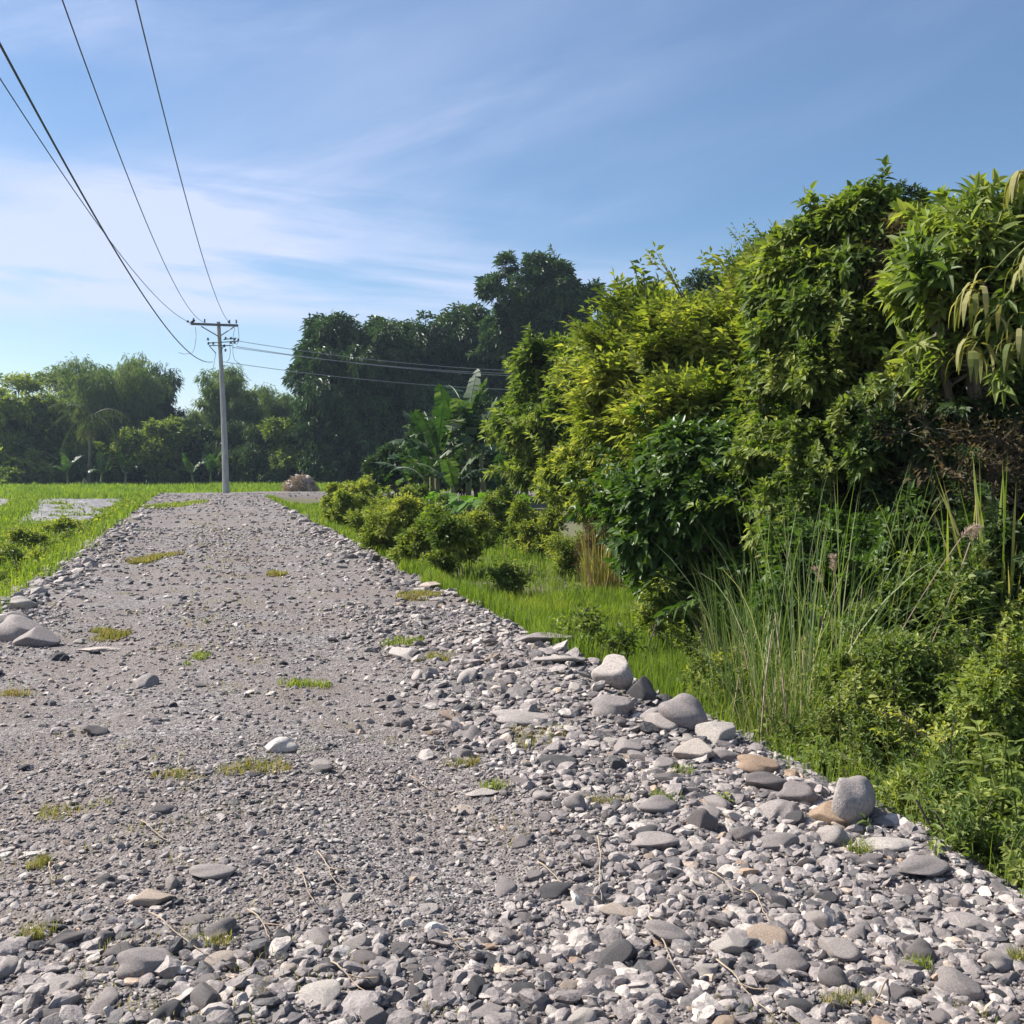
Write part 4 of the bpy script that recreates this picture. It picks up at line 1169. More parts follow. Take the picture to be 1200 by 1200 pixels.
# --- tall grasses
def tallgrass(px, d, n, H, spread, lab, bend=(.3, 1.9), W=.0085, mat='grass_tall', name='tall_grass_clump', plumes=0, stems=10, z=None):
    b = np.array(base_at(px, d, z)); rt = root(name, b, lab, 'grass clump', 'tall grass clumps by the ditch')
    a = rng.uniform(0, 2 * PI, n); rr = spread * np.sqrt(rng.uniform(size=n))
    P = b + np.stack([rr * np.cos(a), rr * np.sin(a), np.zeros(n)], -1)
    a2 = a + rng.normal(0, .7, n); D = np.stack([np.cos(a2), np.sin(a2)], -1)
    V, F, m = blades(P, H * rng.uniform(.35, 1.15, n), W * rng.uniform(.5, 1.3, n), D, bend[0] * .5 + (bend[1] - bend[0] * .5) * rng.uniform(size=n) ** 1.7 * 1.15, 8)
    g = Geo().add(V, F, np.repeat(rng.uniform(size=n), m))
    nb = n // 3      # bent and broken dry blades and thatch low in the clump
    k = rng.integers(n, size=nb); a3 = rng.uniform(0, 6.28, nb)
    V, F, m = blades(P[k] + [0, 0, .05], H * rng.uniform(.2, .6, nb), W * .8, np.stack([np.cos(a3), np.sin(a3)], -1), rng.uniform(.8, 2.3, nb), 6)
    g.add(V, F, np.repeat(rng.uniform(.3, 1, nb), m), mi=1)
    g.build('blades', [M[mat], M['thatch']], rt)
    g = Geo()
    for k in range(stems):
        q = b + [rng.normal(0, spread * .5), rng.normal(0, spread * .5), 0]
        t_ = q + [rng.normal(0, .15), rng.normal(0, .1), H * rng.uniform(.3, .65)]
        g.add(*tube(bent(q, t_, 5, .04), np.linspace(.008, .005, 5), 5))
    if stems: g.build('dry_stems', M['twig'], rt)
    for k in range(plumes):
        a = rng.uniform(-.6, 1.2); h = H * rng.uniform(.75, 1.0)
        tip = b + [math.sin(a) * h * .55, -.2, h * .85]
        g = Geo(); P = bent(b, tip, 8, .06); g.add(*tube(P, .004, 4), r=.3)
        m = 130; uu = rng.uniform(0, 1, m)
        dirv = unit(P[-1] - P[-2])
        pp = P[-1] + dirv * (uu * .2)[:, None] - np.array([0, 0, 1]) * (uu ** 2 * .09)[:, None]
        V, F, mm = leaves(pp, unit(dirv + rdir(m) * .7), rdir(m), .06, .003, .3)
        g.add(V, F, np.repeat(rng.uniform(size=m), mm)); g.build('plume', M['plume'], rt)
    return rt


tallgrass(935, 6.75, 250, 2.25, .36, 'tallest grass clump, arching blades above the long brown slab', plumes=0, stems=8)
tallgrass(985, 7.3, 170, 2.3, .5, 'tall grass clump with feathery tan plumes', bend=(.5, 1.7), plumes=4)
tallgrass(885, 7.3, 160, 1.4, .25, 'shorter thinner grass clump beside the tallest one', stems=8)
tallgrass(1185, 7.4, 120, 2.3, .3, 'reed-like clump with broad upright blades at the picture side', bend=(.1, .7), W=.035, mat='grass', name='reed_clump')
tallgrass(1110, 8.2, 90, 2.0, .4, 'sparse reed clump in front of the shady shrub', bend=(.1, .8), W=.03, mat='grass', name='reed_clump')
tallgrass(1080, 6.3, 200, 1.1, .5, 'low arching grass clump among the ditch weeds', bend=(.5, 1.6))
tallgrass(1150, 5.0, 260, .95, .5, 'grass clump in the ditch before the creeper mound', bend=(.3, 1.4), W=.008, mat='grass', stems=0)
tallgrass(1060, 5.5, 200, .9, .35, 'fine grass clump rising behind the egg-shaped boulder', bend=(.3, 1.5), W=.007, mat='grass', stems=0)
tallgrass(1195, 5.9, 200, 1.2, .3, 'grass clump poking out of the creeper mound', bend=(.3, 1.6), W=.007, stems=0)
tallgrass(870, 9.8, 200, 1.3, .4, 'grass clump in the shade of the glossy shrub', bend=(.4, 1.6))
tallgrass(705, 15.4, 240, 1.1, .3, 'dry reddish grass clump against the thicket', bend=(.1, .8), W=.014, mat='grass_dry')

# --- grass carpets
MUDQ = [[gnd(*p, FZ) for p in q] for q in ([(2, 616), (108, 616), (146, 585), (38, 585)], [(-260, 604), (-8, 604), (24, 584), (-160, 584)], [(-120, 581), (58, 581), (70, 577), (-110, 577)])]


def in_quads(x, y):
    r = np.zeros(x.shape, bool)
    for q in MUDQ:
        k = np.ones(x.shape, bool)
        for a, b in zip(q, q[1:] + q[:1]):
            k &= (b[0] - a[0]) * (y - a[1]) - (b[1] - a[1]) * (x - a[0]) > 0
        r |= k
    return r & (wav(x, y, .9) + .5 * wav(x, y, 2.3) > -.62)


def carpet(name, lab, n, y0, y1, xf, hmin, hmax, wfac, mat, power=1.5, bend=(.1, .9), segs=3, cover=None, lodw=True):
    yy = y0 + (y1 - y0) * rng.uniform(size=n) ** (1 / power)
    lo, hi = xf(yy)
    xx = lo + (hi - lo) * rng.uniform(size=n)
    d = road_d(xx, yy)
    ok = d > .02 + .2 * wav(xx, yy, 1.9)
    if cover is not None: ok &= rng.uniform(size=n) < cover(xx, yy, d)
    xx, yy, d = xx[ok], yy[ok], d[ok]; n = len(xx)
    z = hgt(xx, yy) - .01
    cl = .5 + .5 * wav(xx, yy, 2.3)
    H = (hmin + (hmax - hmin) * rng.uniform(size=n)) * (.6 + .7 * cl)
    W = np.maximum(.005, wfac * yy) * rng.uniform(.6, 1.3, n)
    a = rng.uniform(0, 2 * PI, n); D = np.stack([np.cos(a), np.sin(a)], -1)
    V, F, m = blades(np.stack([xx, yy, z], -1), H, W, D, rng.uniform(*bend, n), segs)
    r = np.clip(.18 + .35 * (.5 + .5 * wav(xx, yy, .8)) + rng.normal(0, .13, n), 0, 1) ** 1.1
    o = Geo().add(V, F, np.repeat(r, m)).build(name, M[mat])
    return tag(o, lab, 'grass', kind='stuff')


def right_x(y):
    lo = (2.75 - y * TU[1]) / TU[0]
    return lo, lo + 5.5 + .05 * y


carpet('verge_grass', 'bright green grass covering the strip between road and thicket', 125000, 3.3, 15, right_x, .12, .34, .00075, 'grass', 1.3, cover=lambda x, y, d: np.clip(.25 + .75 * sm(5.5, 8.5, y), 0, 1) * np.where(wav(x, y, 1.7) < -.55, .35, 1))
carpet('distant_verge_grass', 'green grass on the far end of the roadside strip', 60000, 14, 50, right_x, .12, .3, .0008, 'grass', 1.4, segs=2)
carpet('bank_grass', 'weedy green grass on the bank beside the paddies', 80000, 7, 60, lambda y: ((-2.0 - y * TU[1]) / TU[0] - 9 - .1 * y, (-2.0 - y * TU[1]) / TU[0]), .1, .38, .0009, 'grass', 1.2,
       cover=lambda x, y, d: np.where(in_quads(x, y) | (y > 59), .0, np.where(d > 4.5, .6, 1)))
carpet('rice_seedlings', 'bright green rice seedlings in the fields before the far trees', 60000, 60, 103, lambda y: (-.62 * y, .1 * y), .3, .6, .0011, 'grass', 1.0, segs=2)

def cover_leaves(name, lab, n, y0, y1, xf, hmax, L, mat, thr, power=1.4):
    yy = y0 + (y1 - y0) * rng.uniform(size=n) ** (1 / power)
    lo, hi = xf(yy); xx = lo + (hi - lo) * rng.uniform(size=n)
    pat = .5 + .5 * wav(xx, yy, 2.1) * .6 + .2 * wav(xx, yy, 5.3)
    ok = (pat > thr) & (road_d(xx, yy) > .15) & ~in_quads(xx, yy)
    xx, yy, pat = xx[ok], yy[ok], pat[ok]; n = len(xx)
    z = hgt(xx, yy) + hmax * (pat - thr) / (1 - thr) * 1.4 * rng.uniform(.15, 1, n)
    Ls = L * (.6 + .04 * yy) * rng.uniform(.5, 1.4, n)
    A = unit(rdir(n) * [1, 1, .5] + [0, 0, .25])
    V, F, m = leaves(np.stack([xx, yy, z], -1), A, unit(rdir(n) * .6 + [0, 0, 1]), Ls, Ls * .5, .3)
    r = np.clip(.2 + .5 * pat * rng.uniform(.3, 1.3, n), 0, 1)
    return tag(Geo().add(V, F, np.repeat(r, m)).build(name, M[mat]), lab, 'weeds', kind='stuff')


cover_leaves('bank_undergrowth', 'leafy ground cover mixed into the grass of the paddy bank', 60000, 8, 55, lambda y: ((-2.0 - y * TU[1]) / TU[0] - 7 - .05 * y, (-2.0 - y * TU[1]) / TU[0]), .45, .07, 'lf_bright', .42)
cover_leaves('verge_undergrowth', 'leafy ground cover mixed into the grass of the roadside strip', 60000, 3.4, 34, right_x, .3, .055, 'lf_mid', .6)
# green bunds between the paddies
def bund(pts, w, h, lab):
    pts = [np.array(gnd(a, b, FZ)) for a, b in pts]
    seg = []
    for a, b in zip(pts[:-1], pts[1:]):
        L = np.linalg.norm(b - a); m = int(L * 160 * w)
        u = rng.uniform(size=m)[:, None]; nrm = unit(np.array([-(b - a)[1], (b - a)[0], 0]))
        seg.append(a + (b - a) * u + nrm * rng.normal(0, w * .4, m)[:, None])
    P = np.concatenate(seg); P[:, 2] = FZ + .06
    n = len(P); a = rng.uniform(0, 6.28, n)
    V, F, m = blades(P, h * rng.uniform(.5, 1.2, n), .0011 * P[:, 1], np.stack([np.cos(a), np.sin(a)], -1), rng.uniform(.1, .9, n), 2)
    tag(Geo().add(V, F, np.repeat(rng.uniform(.1, .6, n), m)).build('bund_grass', M['grass']), lab, 'grass', kind='stuff')


bund([(-60, 690), (-8, 622), (22, 600), (32, 585), (30, 575)], .8, .26, 'grass growing on the bund between the two mud paddies')
bund([(40, 583), (90, 583), (140, 584), (180, 582)], 1.0, .35, 'grass growing on the bund at the far side of the mud paddy')

# weeds on the paddy bank
BG = 'leafy weeds on the paddy bank'
for k, (px, py, w, lab) in enumerate(((20, 690, 44, 'leafy weed by the picture side on the paddy bank'), (55, 665, 40, 'leafy weed in the middle of the paddy bank'), (30, 640, 40, 'weed on the bank below the bund'),
                                     (90, 640, 36, 'weed on the bank above the road stones'), (75, 625, 30, 'dark weed in front of the mud paddy'), (120, 622, 30, 'weed beside the far corner of the mud paddy'),
                                     (5, 660, 40, 'weed cut by the picture side'), (110, 650, 26, 'small weed on the slope over the stones'), (145, 607, 22, 'small weed near the end of the paddy bank'))):
    p = gnd(px, py, -.45)
    bl = [blob(px, py - w * .18, w * .32, p[1], 1, .6), blob(px - w * .4, py - w * .1, w * .2, p[1], 1, .7), blob(px + w * .4, py - w * .1, w * .2, p[1], 1, .7)]
    plant('bank_weed', lab, 'weed', BG, (p[0], p[1], float(hgt(p[0], p[1]))), bl, 300, 6, .0035 * p[1], .0018 * p[1], M['lf_bright' if k % 3 else 'lf_mid'], .012, stems=4, sub=.45, nsub=12, twig=.15, ground=-.6, twigs=.3, upb=.6)

# grass and weed patches growing out of the road
PATCH = [
    (130, 745, 34, 9, 1, 'yellow-green grass patch beside the thin white slab'), (175, 655, 26, 9, 1, 'dry yellow grass patch near the paddy edge further up the road'),
    (205, 592, 38, 6, 0, 'green grass patch near the far end of the road'), (325, 672, 20, 3, 1, 'small yellow patch in mid road, far up'),
    (465, 755, 30, 7, 0, 'green grass tuft beyond the whitish flat rock'), (515, 775, 30, 8, 1, 'yellow grass patch beside the whitish flat rock'),
    (365, 803, 48, 7, 0, 'bright green weed patch across the middle of the road'), (235, 772, 18, 5, 0, 'little green tuft by a dark pebble'),
    (300, 905, 55, 17, 1, 'largest yellow grass patch, around the small black stone'), (200, 915, 45, 9, 1, 'yellow grass patch left of the largest one'),
    (625, 872, 45, 14, 1, 'yellow-green grass patch near the flush pale rock'), (545, 895, 24, 6, 1, 'thin yellow grass patch before the pale mid-road stones'),
    (580, 925, 24, 6, 0, 'green tuft touching the pale mid-road stone'), (775, 940, 24, 6, 0, 'green tuft right of a pale flush stone'),
    (710, 943, 28, 5, 1, 'yellowish grass left of a pale flush stone'), (800, 908, 22, 7, 0, 'grass tuft under the blocky whitish boulder'),
    (75, 955, 50, 12, 1, 'brownish grass patch above the white flakes'), (45, 1015, 22, 9, 1, 'reddish dry tuft below the white flakes'),
    (40, 1105, 38, 12, 1, 'red-brown weed patch at the picture side among cobbles'), (250, 1112, 38, 10, 1, 'dry grass tuft above the cobble strip'),
    (1000, 1000, 22, 9, 0, 'grass tuft beside the pale edge slab'), (1075, 1142, 34, 9, 0, 'green weed patch among edge cobbles'),
    (985, 1180, 40, 12, 1, 'yellow grass patch at the bottom of the cobbles'), (1190, 1130, 18, 12, 1, 'dry grass tuft at the picture side near the corner'),
    (485, 700, 40, 6, 1, 'pale yellow grass patch near the verge far up the road'), (25, 815, 30, 6, 1, 'brown weed smear below the smooth boulders'),
    (645, 862, 0, 0, 1, None)]
for (px, py, hw, hh, dry, lab) in PATCH:
    if lab is None: continue
    p = gnd(px, py); d = p[1]
    rx = hw / FPX * d; ry = max(rx * .35, hh / FPX * d * d / CAMZ * .8)
    n = int(np.clip(1100 * rx * ry / .1, 200, 2200))
    a = rng.uniform(0, 2 * PI, n); rr = rng.uniform(size=n) ** .85
    sc_ = rng.normal(0, 1, (5, 2)) * [rx * .36, ry * .4]; sc_[0] = 0
    ci_ = rng.choice(5, n, p=[.36, .2, .18, .14, .12]); sg_ = np.array([.42, .25, .3, .2, .16])[ci_]
    x = p[0] + sc_[ci_, 0] + rx * sg_ * np.clip(rng.normal(size=n), -1.1, 1.1); y = p[1] + sc_[ci_, 1] + ry * sg_ * 1.2 * np.clip(rng.normal(size=n), -1.1, 1.1)
    P = np.stack([x, y, hroad(x, y) + .005], -1)
    a2 = rng.uniform(0, 6.28, n)
    V, F, m = blades(P, rng.uniform(.01, .055, n) * (1 + .04 * d), np.maximum(.0028, .0007 * d), np.stack([np.cos(a2), np.sin(a2)], -1), rng.uniform(.3, 1.5, n), 3)
    g = Geo().add(V, F, np.repeat(rng.uniform(size=n), m))
    tag(g.build('grass_patch', M['grass_dry' if dry else 'grass'], origin=(p[0], p[1], 0)), lab, 'grass patch', 'grass patches growing out of the gravel')

# single weed blades sprinkled between the stones of the road
n = 60000; yy = 2.6 + 30 * rng.uniform(size=n) ** 1.3; xx = rng.uniform(-.62, .55, n) * yy
s_, t_ = st(xx, yy)
pat = wav(xx, yy, 2.7) + .5 * wav(xx, yy, 7.0) + .5 * np.exp(-((t_ - .1) / .6) ** 2)
k = (road_d(xx, yy) < -.1) & (pat > .84 - .2 * rng.uniform(size=n)); xx, yy = xx[k], yy[k]; n = len(xx); a = rng.uniform(0, 6.28, n)
V, F, m = blades(np.stack([xx, yy, hroad(xx, yy) + .008], -1), rng.uniform(.012, .045, n) * (1 + .04 * yy), np.maximum(.0026, .0006 * yy), np.stack([np.cos(a), np.sin(a)], -1), rng.uniform(.3, 1.5, n), 3)
tag(Geo().add(V, F, np.repeat(rng.uniform(size=n), m)).build('sparse_grass', M['grass_dry']), 'sparse dry grass blades growing between the stones of the road', 'grass', kind='stuff')

# dry twigs
TW = [((175, 1075), (245, 1125), 'long curved twig lying by the dry grass tuft'), ((348, 1020), (368, 1060), 'forked twig in the fine gravel, first branch'), ((372, 1000), (405, 1045), 'crooked twig next to the forked one'),
      ((290, 1068), (315, 1105), 'short pale twig beyond the cobble strip'), ((388, 1130), (428, 1165), 'straight tan stick by the upright dark cobble'), ((632, 1005), (700, 1045), 'thin twig pointing at the tan cracked slab'),
      ((700, 980), (705, 1050), 'bleached stalk crossing the gravel beside the long low stone'), ((880, 1045), (905, 1085), 'pale split stick among the cobbles'), ((830, 1020), (880, 1050), 'thin straw above the split stick'),
      ((760, 1070), (800, 1150), 'long bent stalk between the boxy cobble and dust'), ((840, 1125), (905, 1190), 'long straight stalk near the bottom cobbles'), ((165, 965), (200, 990), 'small twig in the brown gravel'),
      ((58, 1010), (65, 1035), 'stubby pale twig by the white flakes'), ((520, 1090), (545, 1110), 'short yellow straw in the wheel track'), ((1040, 1150), (1010, 1195), 'thin reddish twig by the corner grass'),
      ((210, 890), (215, 915), 'tiny upright straw in yellow grass'), ((480, 905), (515, 925), 'thin straw beyond the pale mid-road stones')]
for (a, b, lab) in TW:
    A, B = gnd(*a, .03), gnd(*b, .03)
    P = bent(A, B, 12, .04, .25)
    P[:, 2] = hroad(P[:, 0], P[:, 1]) + .035 + .008 * np.sin(np.linspace(0, 7, 12))
    g = Geo().add(*tube(P, np.linspace(.0032, .0012, 12), 5))
    if len(lab) % 2:
        Q = bent(P[5], P[5] + unit(B - A) * .08 + [.05, .02, .015], 5, .1); g.add(*tube(Q, np.linspace(.003, .0012, 5), 5))
    o = g.build('dry_twig', M['twig'], origin=tuple(A), smooth=True)
    tag(o, lab, 'twig', 'dry twigs scattered on the gravel')

# ------------------------------------------------------------------ straw heap at the end of the road
b = np.array(gnd(356, 575)); b[2] = 0
hp = root('straw_heap', b, 'heap of old straw and rubble on the far end of the road', 'heap')
bm = bmesh.new(); bmesh.ops.create_icosphere(bm, subdivisions=4, radius=1)
V = np.array([v.co[:] for v in bm.verts]); F = np.array([[v.index for v in f.verts] for f in bm.faces]); bm.free()
for v in V:
    nz = mnoise.noise(Vector(v * 1.7)) * .6 + mnoise.noise(Vector(v * 4)) * .3
    v *= (1 + nz)
V = V * [.86, .7, .82]; V[:, 2] = np.maximum(V[:, 2], -.1)
V[:, 0] += .25 * np.clip(V[:, 2], 0, 1) * -1
Geo().add(V + b, F).build('mound', plain_mat('heap_soil', [(.2, .16, .14), (.32, .27, .25), (.4, .35, .33)], .9, 3, .8, 9, dist=.08), hp, smooth=True)
n = 2600; dr = rdir(n); dr[:, 2] = np.abs(dr[:, 2])
P = b + dr * [.88, .7, .85] * rng.uniform(.75, 1.1, (n, 1)) * (1 + .25 * wav(dr[:, :1] * 3, dr[:, 2:] * 3)) - np.array([.15, 0, 0])
V, F, m = leaves(P, unit(rdir(n) + [0, 0, -.1]), dr, .5, .035, .4)
Geo().add(V, F, np.repeat(rng.uniform(size=n), m)).build('straw', M['straw'], hp)

# ------------------------------------------------------------------ power pole, wires, bird
pb = np.array(gnd(265, 578)); pb[2] = -.02
D0 = pb[1]
pt = at(256, 379, D0)
pole = root('power_pole', pb, 'leaning concrete power pole with steel crossarm at the end of the road', 'power pole')
u = np.linspace(0, 1, 14)[:, None]
Pp = (pb - [0, 0, .3]) + (pt + [0, 0, .08] - pb + [0, 0, .3]) * u + np.array([.06, 0, 0]) * np.sin(u * PI)
Geo().add(*tube(Pp, np.linspace(.2, .105, 14), 8)).add([pt + [.1, .1, .08], pt + [-.1, .1, .08], pt + [-.1, -.1, .08], pt + [.1, -.1, .08]], [[0, 1, 2, 3]]).build('post', M['concrete'], pole)
aL, aR = at(225, 380, D0), at(280, 382, D0)
g = Geo(); ctr = (aL + aR) / 2; half = np.linalg.norm(aR - aL) / 2; sl = math.asin((aR - aL)[2] / (2 * half))
R = np.array([[math.cos(sl), 0, -math.sin(sl)], [0, 1, 0], [math.sin(sl), 0, math.cos(sl)]])
g.add(*box(ctr + [0, -.17, 0], (half, .055, .065), R)); g.build('crossarm', M['arm'], pole)
for px in (237, 276):
    A = at(px, 383, D0) + [0, -.17, 0]; B = at(257.5, 395, D0) + [0, -.12, 0]
    Geo().add(*tube(np.linspace(A, B, 3), .03, 4)).build('brace', M['arm'], pole)


def insul(p, dv=(0, 0, 1), L=.22, r=.06):
    p = np.asarray(p, float); dv = unit(np.asarray(dv, float))
    u = np.linspace(0, 1, 9); rr = np.array([.3, 1, .45, 1, .45, 1, .45, .9, .2]) * r
    Geo().add(*tube(p + dv * (u * L)[:, None], rr, 8)).build('insulator', M['ceramic'], pole, smooth=True)


for px, py in ((228, 379), (241, 380), (270, 381), (278, 381)):
    insul(at(px, py, D0) + [0, -.17, .06])
# service rack lower down
rk = at(258, 402, D0)
for zz, x0, x1 in ((402, 244, 279), (405, 245, 272), (398, 262, 277)):
    A, B = at(x0, zz, D0 - .1), at(x1, zz - (2 if x1 > 275 else 0), D0 - .1)
    Geo().add(*tube(np.linspace(A, B, 4), .028, 5)).build('bracket', M['arm'], pole)
for px, py in ((244, 399), (244, 404), (250, 404), (264, 398), (270, 398), (274, 399), (279, 400), (271, 403), (275, 403), (263, 407), (264, 412)):
    insul(at(px, py, D0 - .12), (rng.normal(0, .3), 0, 1), .16, .075)
for a, b_ in (((245, 405), (253, 414)), ((262, 405), (258, 414))):
    Geo().add(*tube(np.linspace(at(*a, D0 - .1), at(*b_, D0 - .1), 3), .025, 4)).build('brace', M['arm'], pole)
for pts in ([(229, 383), (230, 395), (228, 408), (225, 414), (215, 415), (209, 413)], [(279, 383), (280, 392), (280, 400), (277, 404)], [(275, 384), (273, 396), (273, 415), (275, 422), (285, 430)],
            [(253, 413), (251, 425), (249, 436)], [(269, 400), (270, 412), (269, 420), (266, 424)]):
    Q = np.array([at(a, b_, D0 - .15) for a, b_ in pts])
    tt = np.linspace(0, len(Q) - 1, 20); PP = np.stack([np.interp(tt, np.arange(len(Q)), Q[:, i]) for i in range(3)], -1)
    Geo().add(*tube(PP, .012, 4)).build('jumper_wire', M['wire'], pole)


def power_line(p1, q, qz, mid, lab, rad=.012, beyond=-12):
    """a cable from the pole p1 through the 3-D point under pixel q at height qz, its sag set by pixel mid"""
    Q = gnd(*q, qz)
    r = ray(*mid)
    dh = (Q - p1)[:2]
    # where the sight line of mid crosses the cable's vertical plane
    A = np.array([[dh[0], -r[0]], [dh[1], -r[1]]]); w, k = np.linalg.solve(A, -p1[:2])
    zm = CAMZ + k * r[2]
    c2 = np.linalg.solve(np.array([[w, w * w], [1, 1]]), [zm - p1[2], Q[2] - p1[2]])
    wmax = (beyond - p1[1]) / dh[1]
    u = np.linspace(0, wmax, 90)
    P = np.stack([p1[0] + dh[0] * u, p1[1] + dh[1] * u, p1[2] + c2[0] * u + c2[1] * u * u], -1)
    tag(Geo().add(*tube(P, rad, 6)).build('power_line', M['wire'], origin=tuple(p1)), lab, 'power line', 'power lines running overhead from the pole')
    return P


PA = power_line(at(270, 379, D0), (159, 0), 8.6, (220, 240), 'overhead line that climbs to the top edge farthest from the paddies')
PB_ = power_line(at(241, 378, D0), (73, 0), 8.6, (165, 245), 'overhead line leaving the top edge between the others')
PC = power_line(at(226, 379, D0), (0, 92), 8.2, (125, 277), 'thin overhead line from the arm tip that crosses the thick one')
PD = power_line(at(249, 424, D0), (0, 52), 7.0, (125, 277), 'thick low-slung cable fixed under the crossarm', .019)
for P, f in ((PA, 2.2), (PC, 3.2)):
    i = 3 if f < 3 else 4
    o = Geo().add(*tube(np.linspace(P[i], P[i] + (P[i + 1] - P[i]) * .35, 6), np.array([.02, .07, .07, .07, .07, .02]), 6)).build('line_spacer', M['ceramic'], origin=tuple(P[i]))
    tag(o, 'small dark clamp on the line nearest the thicket' if f < 3 else 'small dark clamp on the line from the arm tip', 'cable clamp')
for (a, b_, lab) in (((281, 400), (640, 430), 'topmost line running from the pole across the mango trees'), ((277, 406), (640, 436), 'upper middle line from the pole across the mango trees'),
                     ((272, 407), (640, 433), 'lower middle line from the pole across the mango trees'), ((262, 424), (640, 452), 'lowest line from the pole across the mango trees')):
    A, B = at(*a, D0 - .1), at(*b_, 66)
    u = np.linspace(0, 1.25, 40)[:, None]
    P = A + (B - A) * u - np.array([0, 0, .5]) * (4 * u * (1.25 - u) / 1.56)
    tag(Geo().add(*tube(P, .017, 5)).build('power_line', M['alu'], origin=tuple(A)), lab, 'power line', 'power lines running from the pole past the trees')

# bird on the crossarm
bp_ = at(227, 377.2, D0) + [0, -.17, 0]
bm = bmesh.new(); bmesh.ops.create_uvsphere(bm, u_segments=14, v_segments=10, radius=1)
V0 = np.array([v.co[:] for v in bm.verts]); F3 = [np.array([[v.index for v in f.verts] for f in bm.faces if len(f.verts) == k]) for k in (3, 4)]; bm.free()
V = V0.copy()
hx = V[:, 0]
V[:, 0] *= .26; V[:, 1] *= .085 * (1 - .35 * np.abs(hx)); V[:, 2] *= .1 * (1 - .5 * np.clip(-hx, 0, 1))
hd = np.clip((hx - .35) / .65, 0, 1); V[:, 2] += .13 * hd + .03 * hx; V[:, 0] -= .05 * hd
g = Geo().add(V + bp_, F3)
g.add(*tube(np.linspace(bp_ + [.16, 0, .14], bp_ + [.24, 0, .13], 3), np.array([.02, .012, .002]), 5))
g.add(*tube(np.linspace(bp_ + [-.16, 0, -.0], bp_ + [-.38, 0, -.07], 3), np.array([.03, .03, .02]), 5))
for dy in (-.03, .03): g.add(*tube(np.linspace(bp_ + [.0, dy, -.05], bp_ + [.0, dy, -.15], 3), .008, 4))
ob = g.build('perched_bird', M['feather'], origin=tuple(bp_), smooth=True); ob.scale = (.62, .62, .75); ob.rotation_euler = (0, math.radians(-25), 0)
tag(ob, 'small dark bird perched on the tip of the crossarm', 'bird')

# ------------------------------------------------------------------ haze
AIR = 0.00024
hz = Geo().add(*box((0, 120, 24), (640, 700, 27)))
m, nt, out = nt_new('air_haze')
pv = N(nt, 'ShaderNodeVolumePrincipled'); pv.inputs['Color'].default_value = (.62, .78, 1, 1); pv.inputs['Density'].default_value = AIR * 1.25; pv.inputs['Anisotropy'].default_value = .3
nt.links.new(pv.outputs[0], out.inputs['Volume'])
tag(hz.build('haze', m), 'thin bluish haze in the air over the fields', 'haze', kind='stuff')

# ------------------------------------------------------------------ light
SUN_AZ, SUN_EL = math.radians(-70), math.radians(43)      # azimuth clockwise from +Y
sd = np.array([math.sin(SUN_AZ) * math.cos(SUN_EL), math.cos(SUN_AZ) * math.cos(SUN_EL), math.sin(SUN_EL)])
sl_ = bpy.data.lights.new('sun', 'SUN'); sl_.energy = 5.0; sl_.angle = math.radians(.5); sl_.color = (1, .95, .87)
so = bpy.data.objects.new('sun', sl_); COL.objects.link(so)
so.rotation_euler = Vector(sd).to_track_quat('Z', 'Y').to_euler()
so.location = (-20, -5, 30)

w = bpy.data.worlds.new('World'); scene.world = w; w.use_nodes = True
nt = w.node_tree; nt.nodes.clear()
out = N(nt, 'ShaderNodeOutputWorld'); bg = N(nt, 'ShaderNodeBackground'); bg.inputs['Strength'].default_value = .067
sky = N(nt, 'ShaderNodeTexSky'); sky.sky_type = 'NISHITA'; sky.sun_disc = False
sky.sun_elevation = SUN_EL; sky.sun_rotation = SUN_AZ
sky.air_density = 1.0; sky.dust_density = .3; sky.ozone_density = 2.6
L_ = nt.links.new
tc = N(nt, 'ShaderNodeTexCoord'); sp = N(nt, 'ShaderNodeSeparateXYZ'); L_(tc.outputs['Generated'], sp.inputs[0])


def mth(op, a, b=None, c=None):
    n = N(nt, 'ShaderNodeMath', operation=op)
    for i, v in enumerate((a, b, c)):
        if v is None: continue
        if isinstance(v, (int, float)): n.inputs[i].default_value = v
        else: L_(v, n.inputs[i])
    return n.outputs[0]


azm = mth('ARCTAN2', sp.outputs[0], sp.outputs[1])          # radians, + to the right
ele = mth('ARCSINE', sp.outputs[2])


def gauss(c, width, x):
    q = mth('DIVIDE', mth('SUBTRACT', x, c), width)
    return mth('POWER', 2.718, mth('MULTIPLY', mth('MULTIPLY', q, q), -1))


def cloud(scx, scy, shear, lo, hi, off, det=7, rough=.6, warp=.25):
    cb = N(nt, 'ShaderNodeCombineXYZ')
    L_(mth('ADD', mth('MULTIPLY', azm, scx), off), cb.inputs[0])
    L_(mth('MULTIPLY', mth('ADD', ele, mth('MULTIPLY', azm, shear)), scy), cb.inputs[1]); cb.inputs[2].default_value = off
    no = N(nt, 'ShaderNodeTexNoise'); no.inputs['Scale'].default_value = 1; no.inputs['Detail'].default_value = det; no.inputs['Roughness'].default_value = rough
    no.inputs['Distortion'].default_value = warp
    L_(cb.outputs[0], no.inputs['Vector'])
    mr = N(nt, 'ShaderNodeMapRange', interpolation_type='SMOOTHSTEP'); mr.inputs['From Min'].default_value = lo; mr.inputs['From Max'].default_value = hi
    L_(no.outputs['Fac'], mr.inputs['Value'])
    return mr.outputs[0]


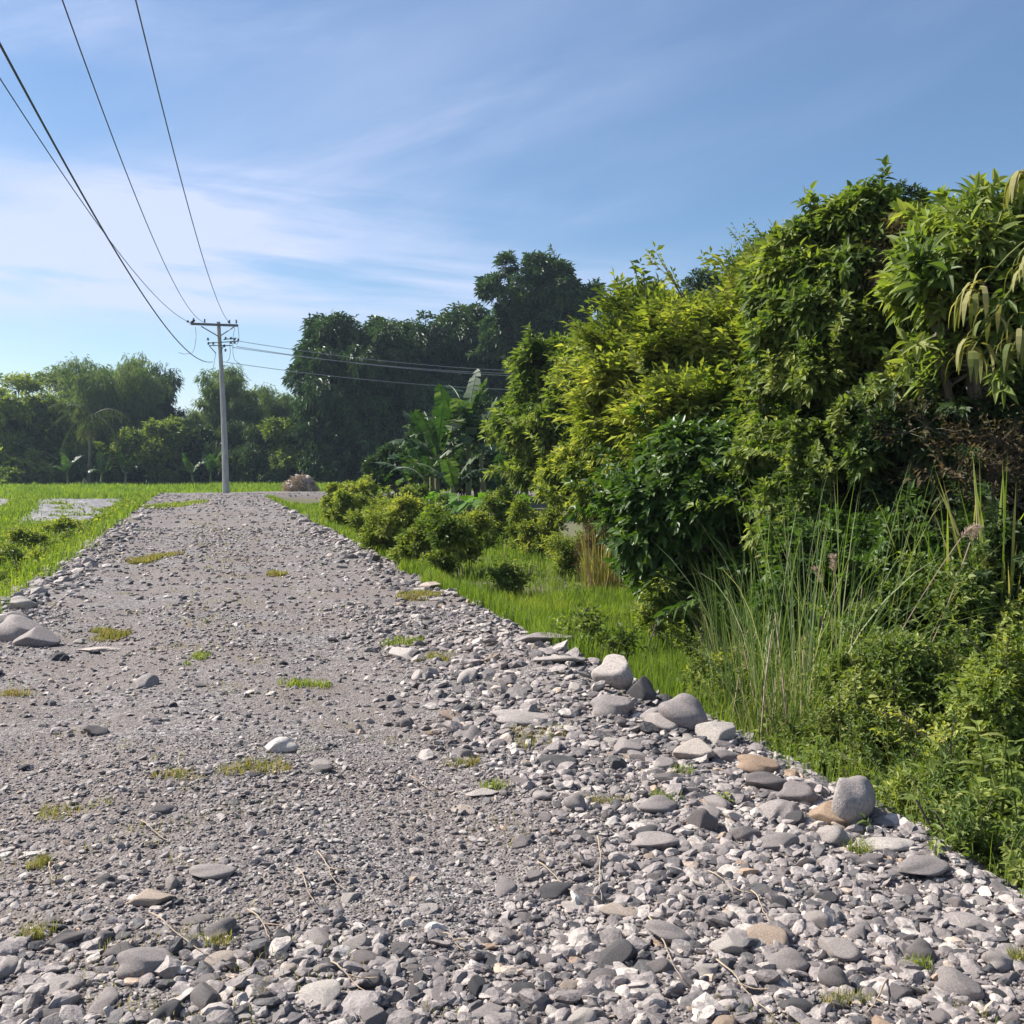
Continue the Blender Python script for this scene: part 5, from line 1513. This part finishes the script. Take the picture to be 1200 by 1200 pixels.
wisps = cloud(2.2, 8.0, -.3, .42, .84, 3.0, 8, .6, .3)
veil = cloud(1.2, 3.2, -.5, .32, .75, 11.3, 5, .5)
band = cloud(3.0, 26.0, .05, .30, .62, 7.7, 6, .55)
leftw = N(nt, 'ShaderNodeMapRange', interpolation_type='SMOOTHSTEP'); leftw.inputs['From Min'].default_value = .28; leftw.inputs['From Max'].default_value = -.42
L_(azm, leftw.inputs['Value'])
bandw = mth('MULTIPLY', gauss(.178, .035, ele), mth('MULTIPLY', leftw.outputs[0], 1.0))
band2 = mth('MULTIPLY', gauss(.245, .03, ele), gauss(-.34, .22, azm))
f = mth('ADD', mth('MULTIPLY', mth('MULTIPLY', wisps, .66), mth('ADD', leftw.outputs[0], .13)), mth('MULTIPLY', mth('MULTIPLY', band, 1.0), mth('ADD', mth('MULTIPLY', bandw, 1.7), mth('MULTIPLY', band2, .8))))
f = mth('ADD', f, mth('MULTIPLY', mth('MULTIPLY', veil, .36), mth('ADD', leftw.outputs[0], .16)))
hi_ = N(nt, 'ShaderNodeMapRange', interpolation_type='SMOOTHSTEP'); hi_.inputs['From Min'].default_value = .12; hi_.inputs['From Max'].default_value = .6; L_(ele, hi_.inputs['Value'])
f = mth('ADD', f, mth('MULTIPLY', mth('MULTIPLY', hi_.outputs[0], .2), mth('ADD', mth('MULTIPLY', veil, .6), .5)))
f = mth('MINIMUM', f, .85)
up = N(nt, 'ShaderNodeMapRange'); up.inputs['From Min'].default_value = .0; up.inputs['From Max'].default_value = .06; L_(ele, up.inputs['Value'])
f = mth('MULTIPLY', f, up.outputs[0])
mx = N(nt, 'ShaderNodeMix', data_type='RGBA'); L_(f, mx.inputs[0]); hs_ = N(nt, 'ShaderNodeHueSaturation'); hs_.inputs['Saturation'].default_value = 1.15; L_(sky.outputs[0], hs_.inputs['Color']); L_(hs_.outputs[0], mx.inputs[6]); mx.inputs[7].default_value = (5.6, 6.1, 8.1, 1)
L_(mx.outputs[2], bg.inputs['Color']); L_(bg.outputs[0], out.inputs['Surface'])

scene.view_settings.view_transform = 'Standard'
scene.view_settings.look = 'None'
scene.view_settings.exposure = 1.0
scene.view_settings.gamma = 1.0
scene.view_settings.use_curve_mapping = False
cy = scene.cycles
cy.max_bounces = 7; cy.diffuse_bounces = 3; cy.transmission_bounces = 4; cy.transparent_max_bounces = 8; cy.volume_bounces = 0
cy.use_denoising = True
print('TRIS', sum(len(o.data.polygons) for o in scene.objects if o.type == 'MESH'), 'stones', len(placed), 'tries', tries)
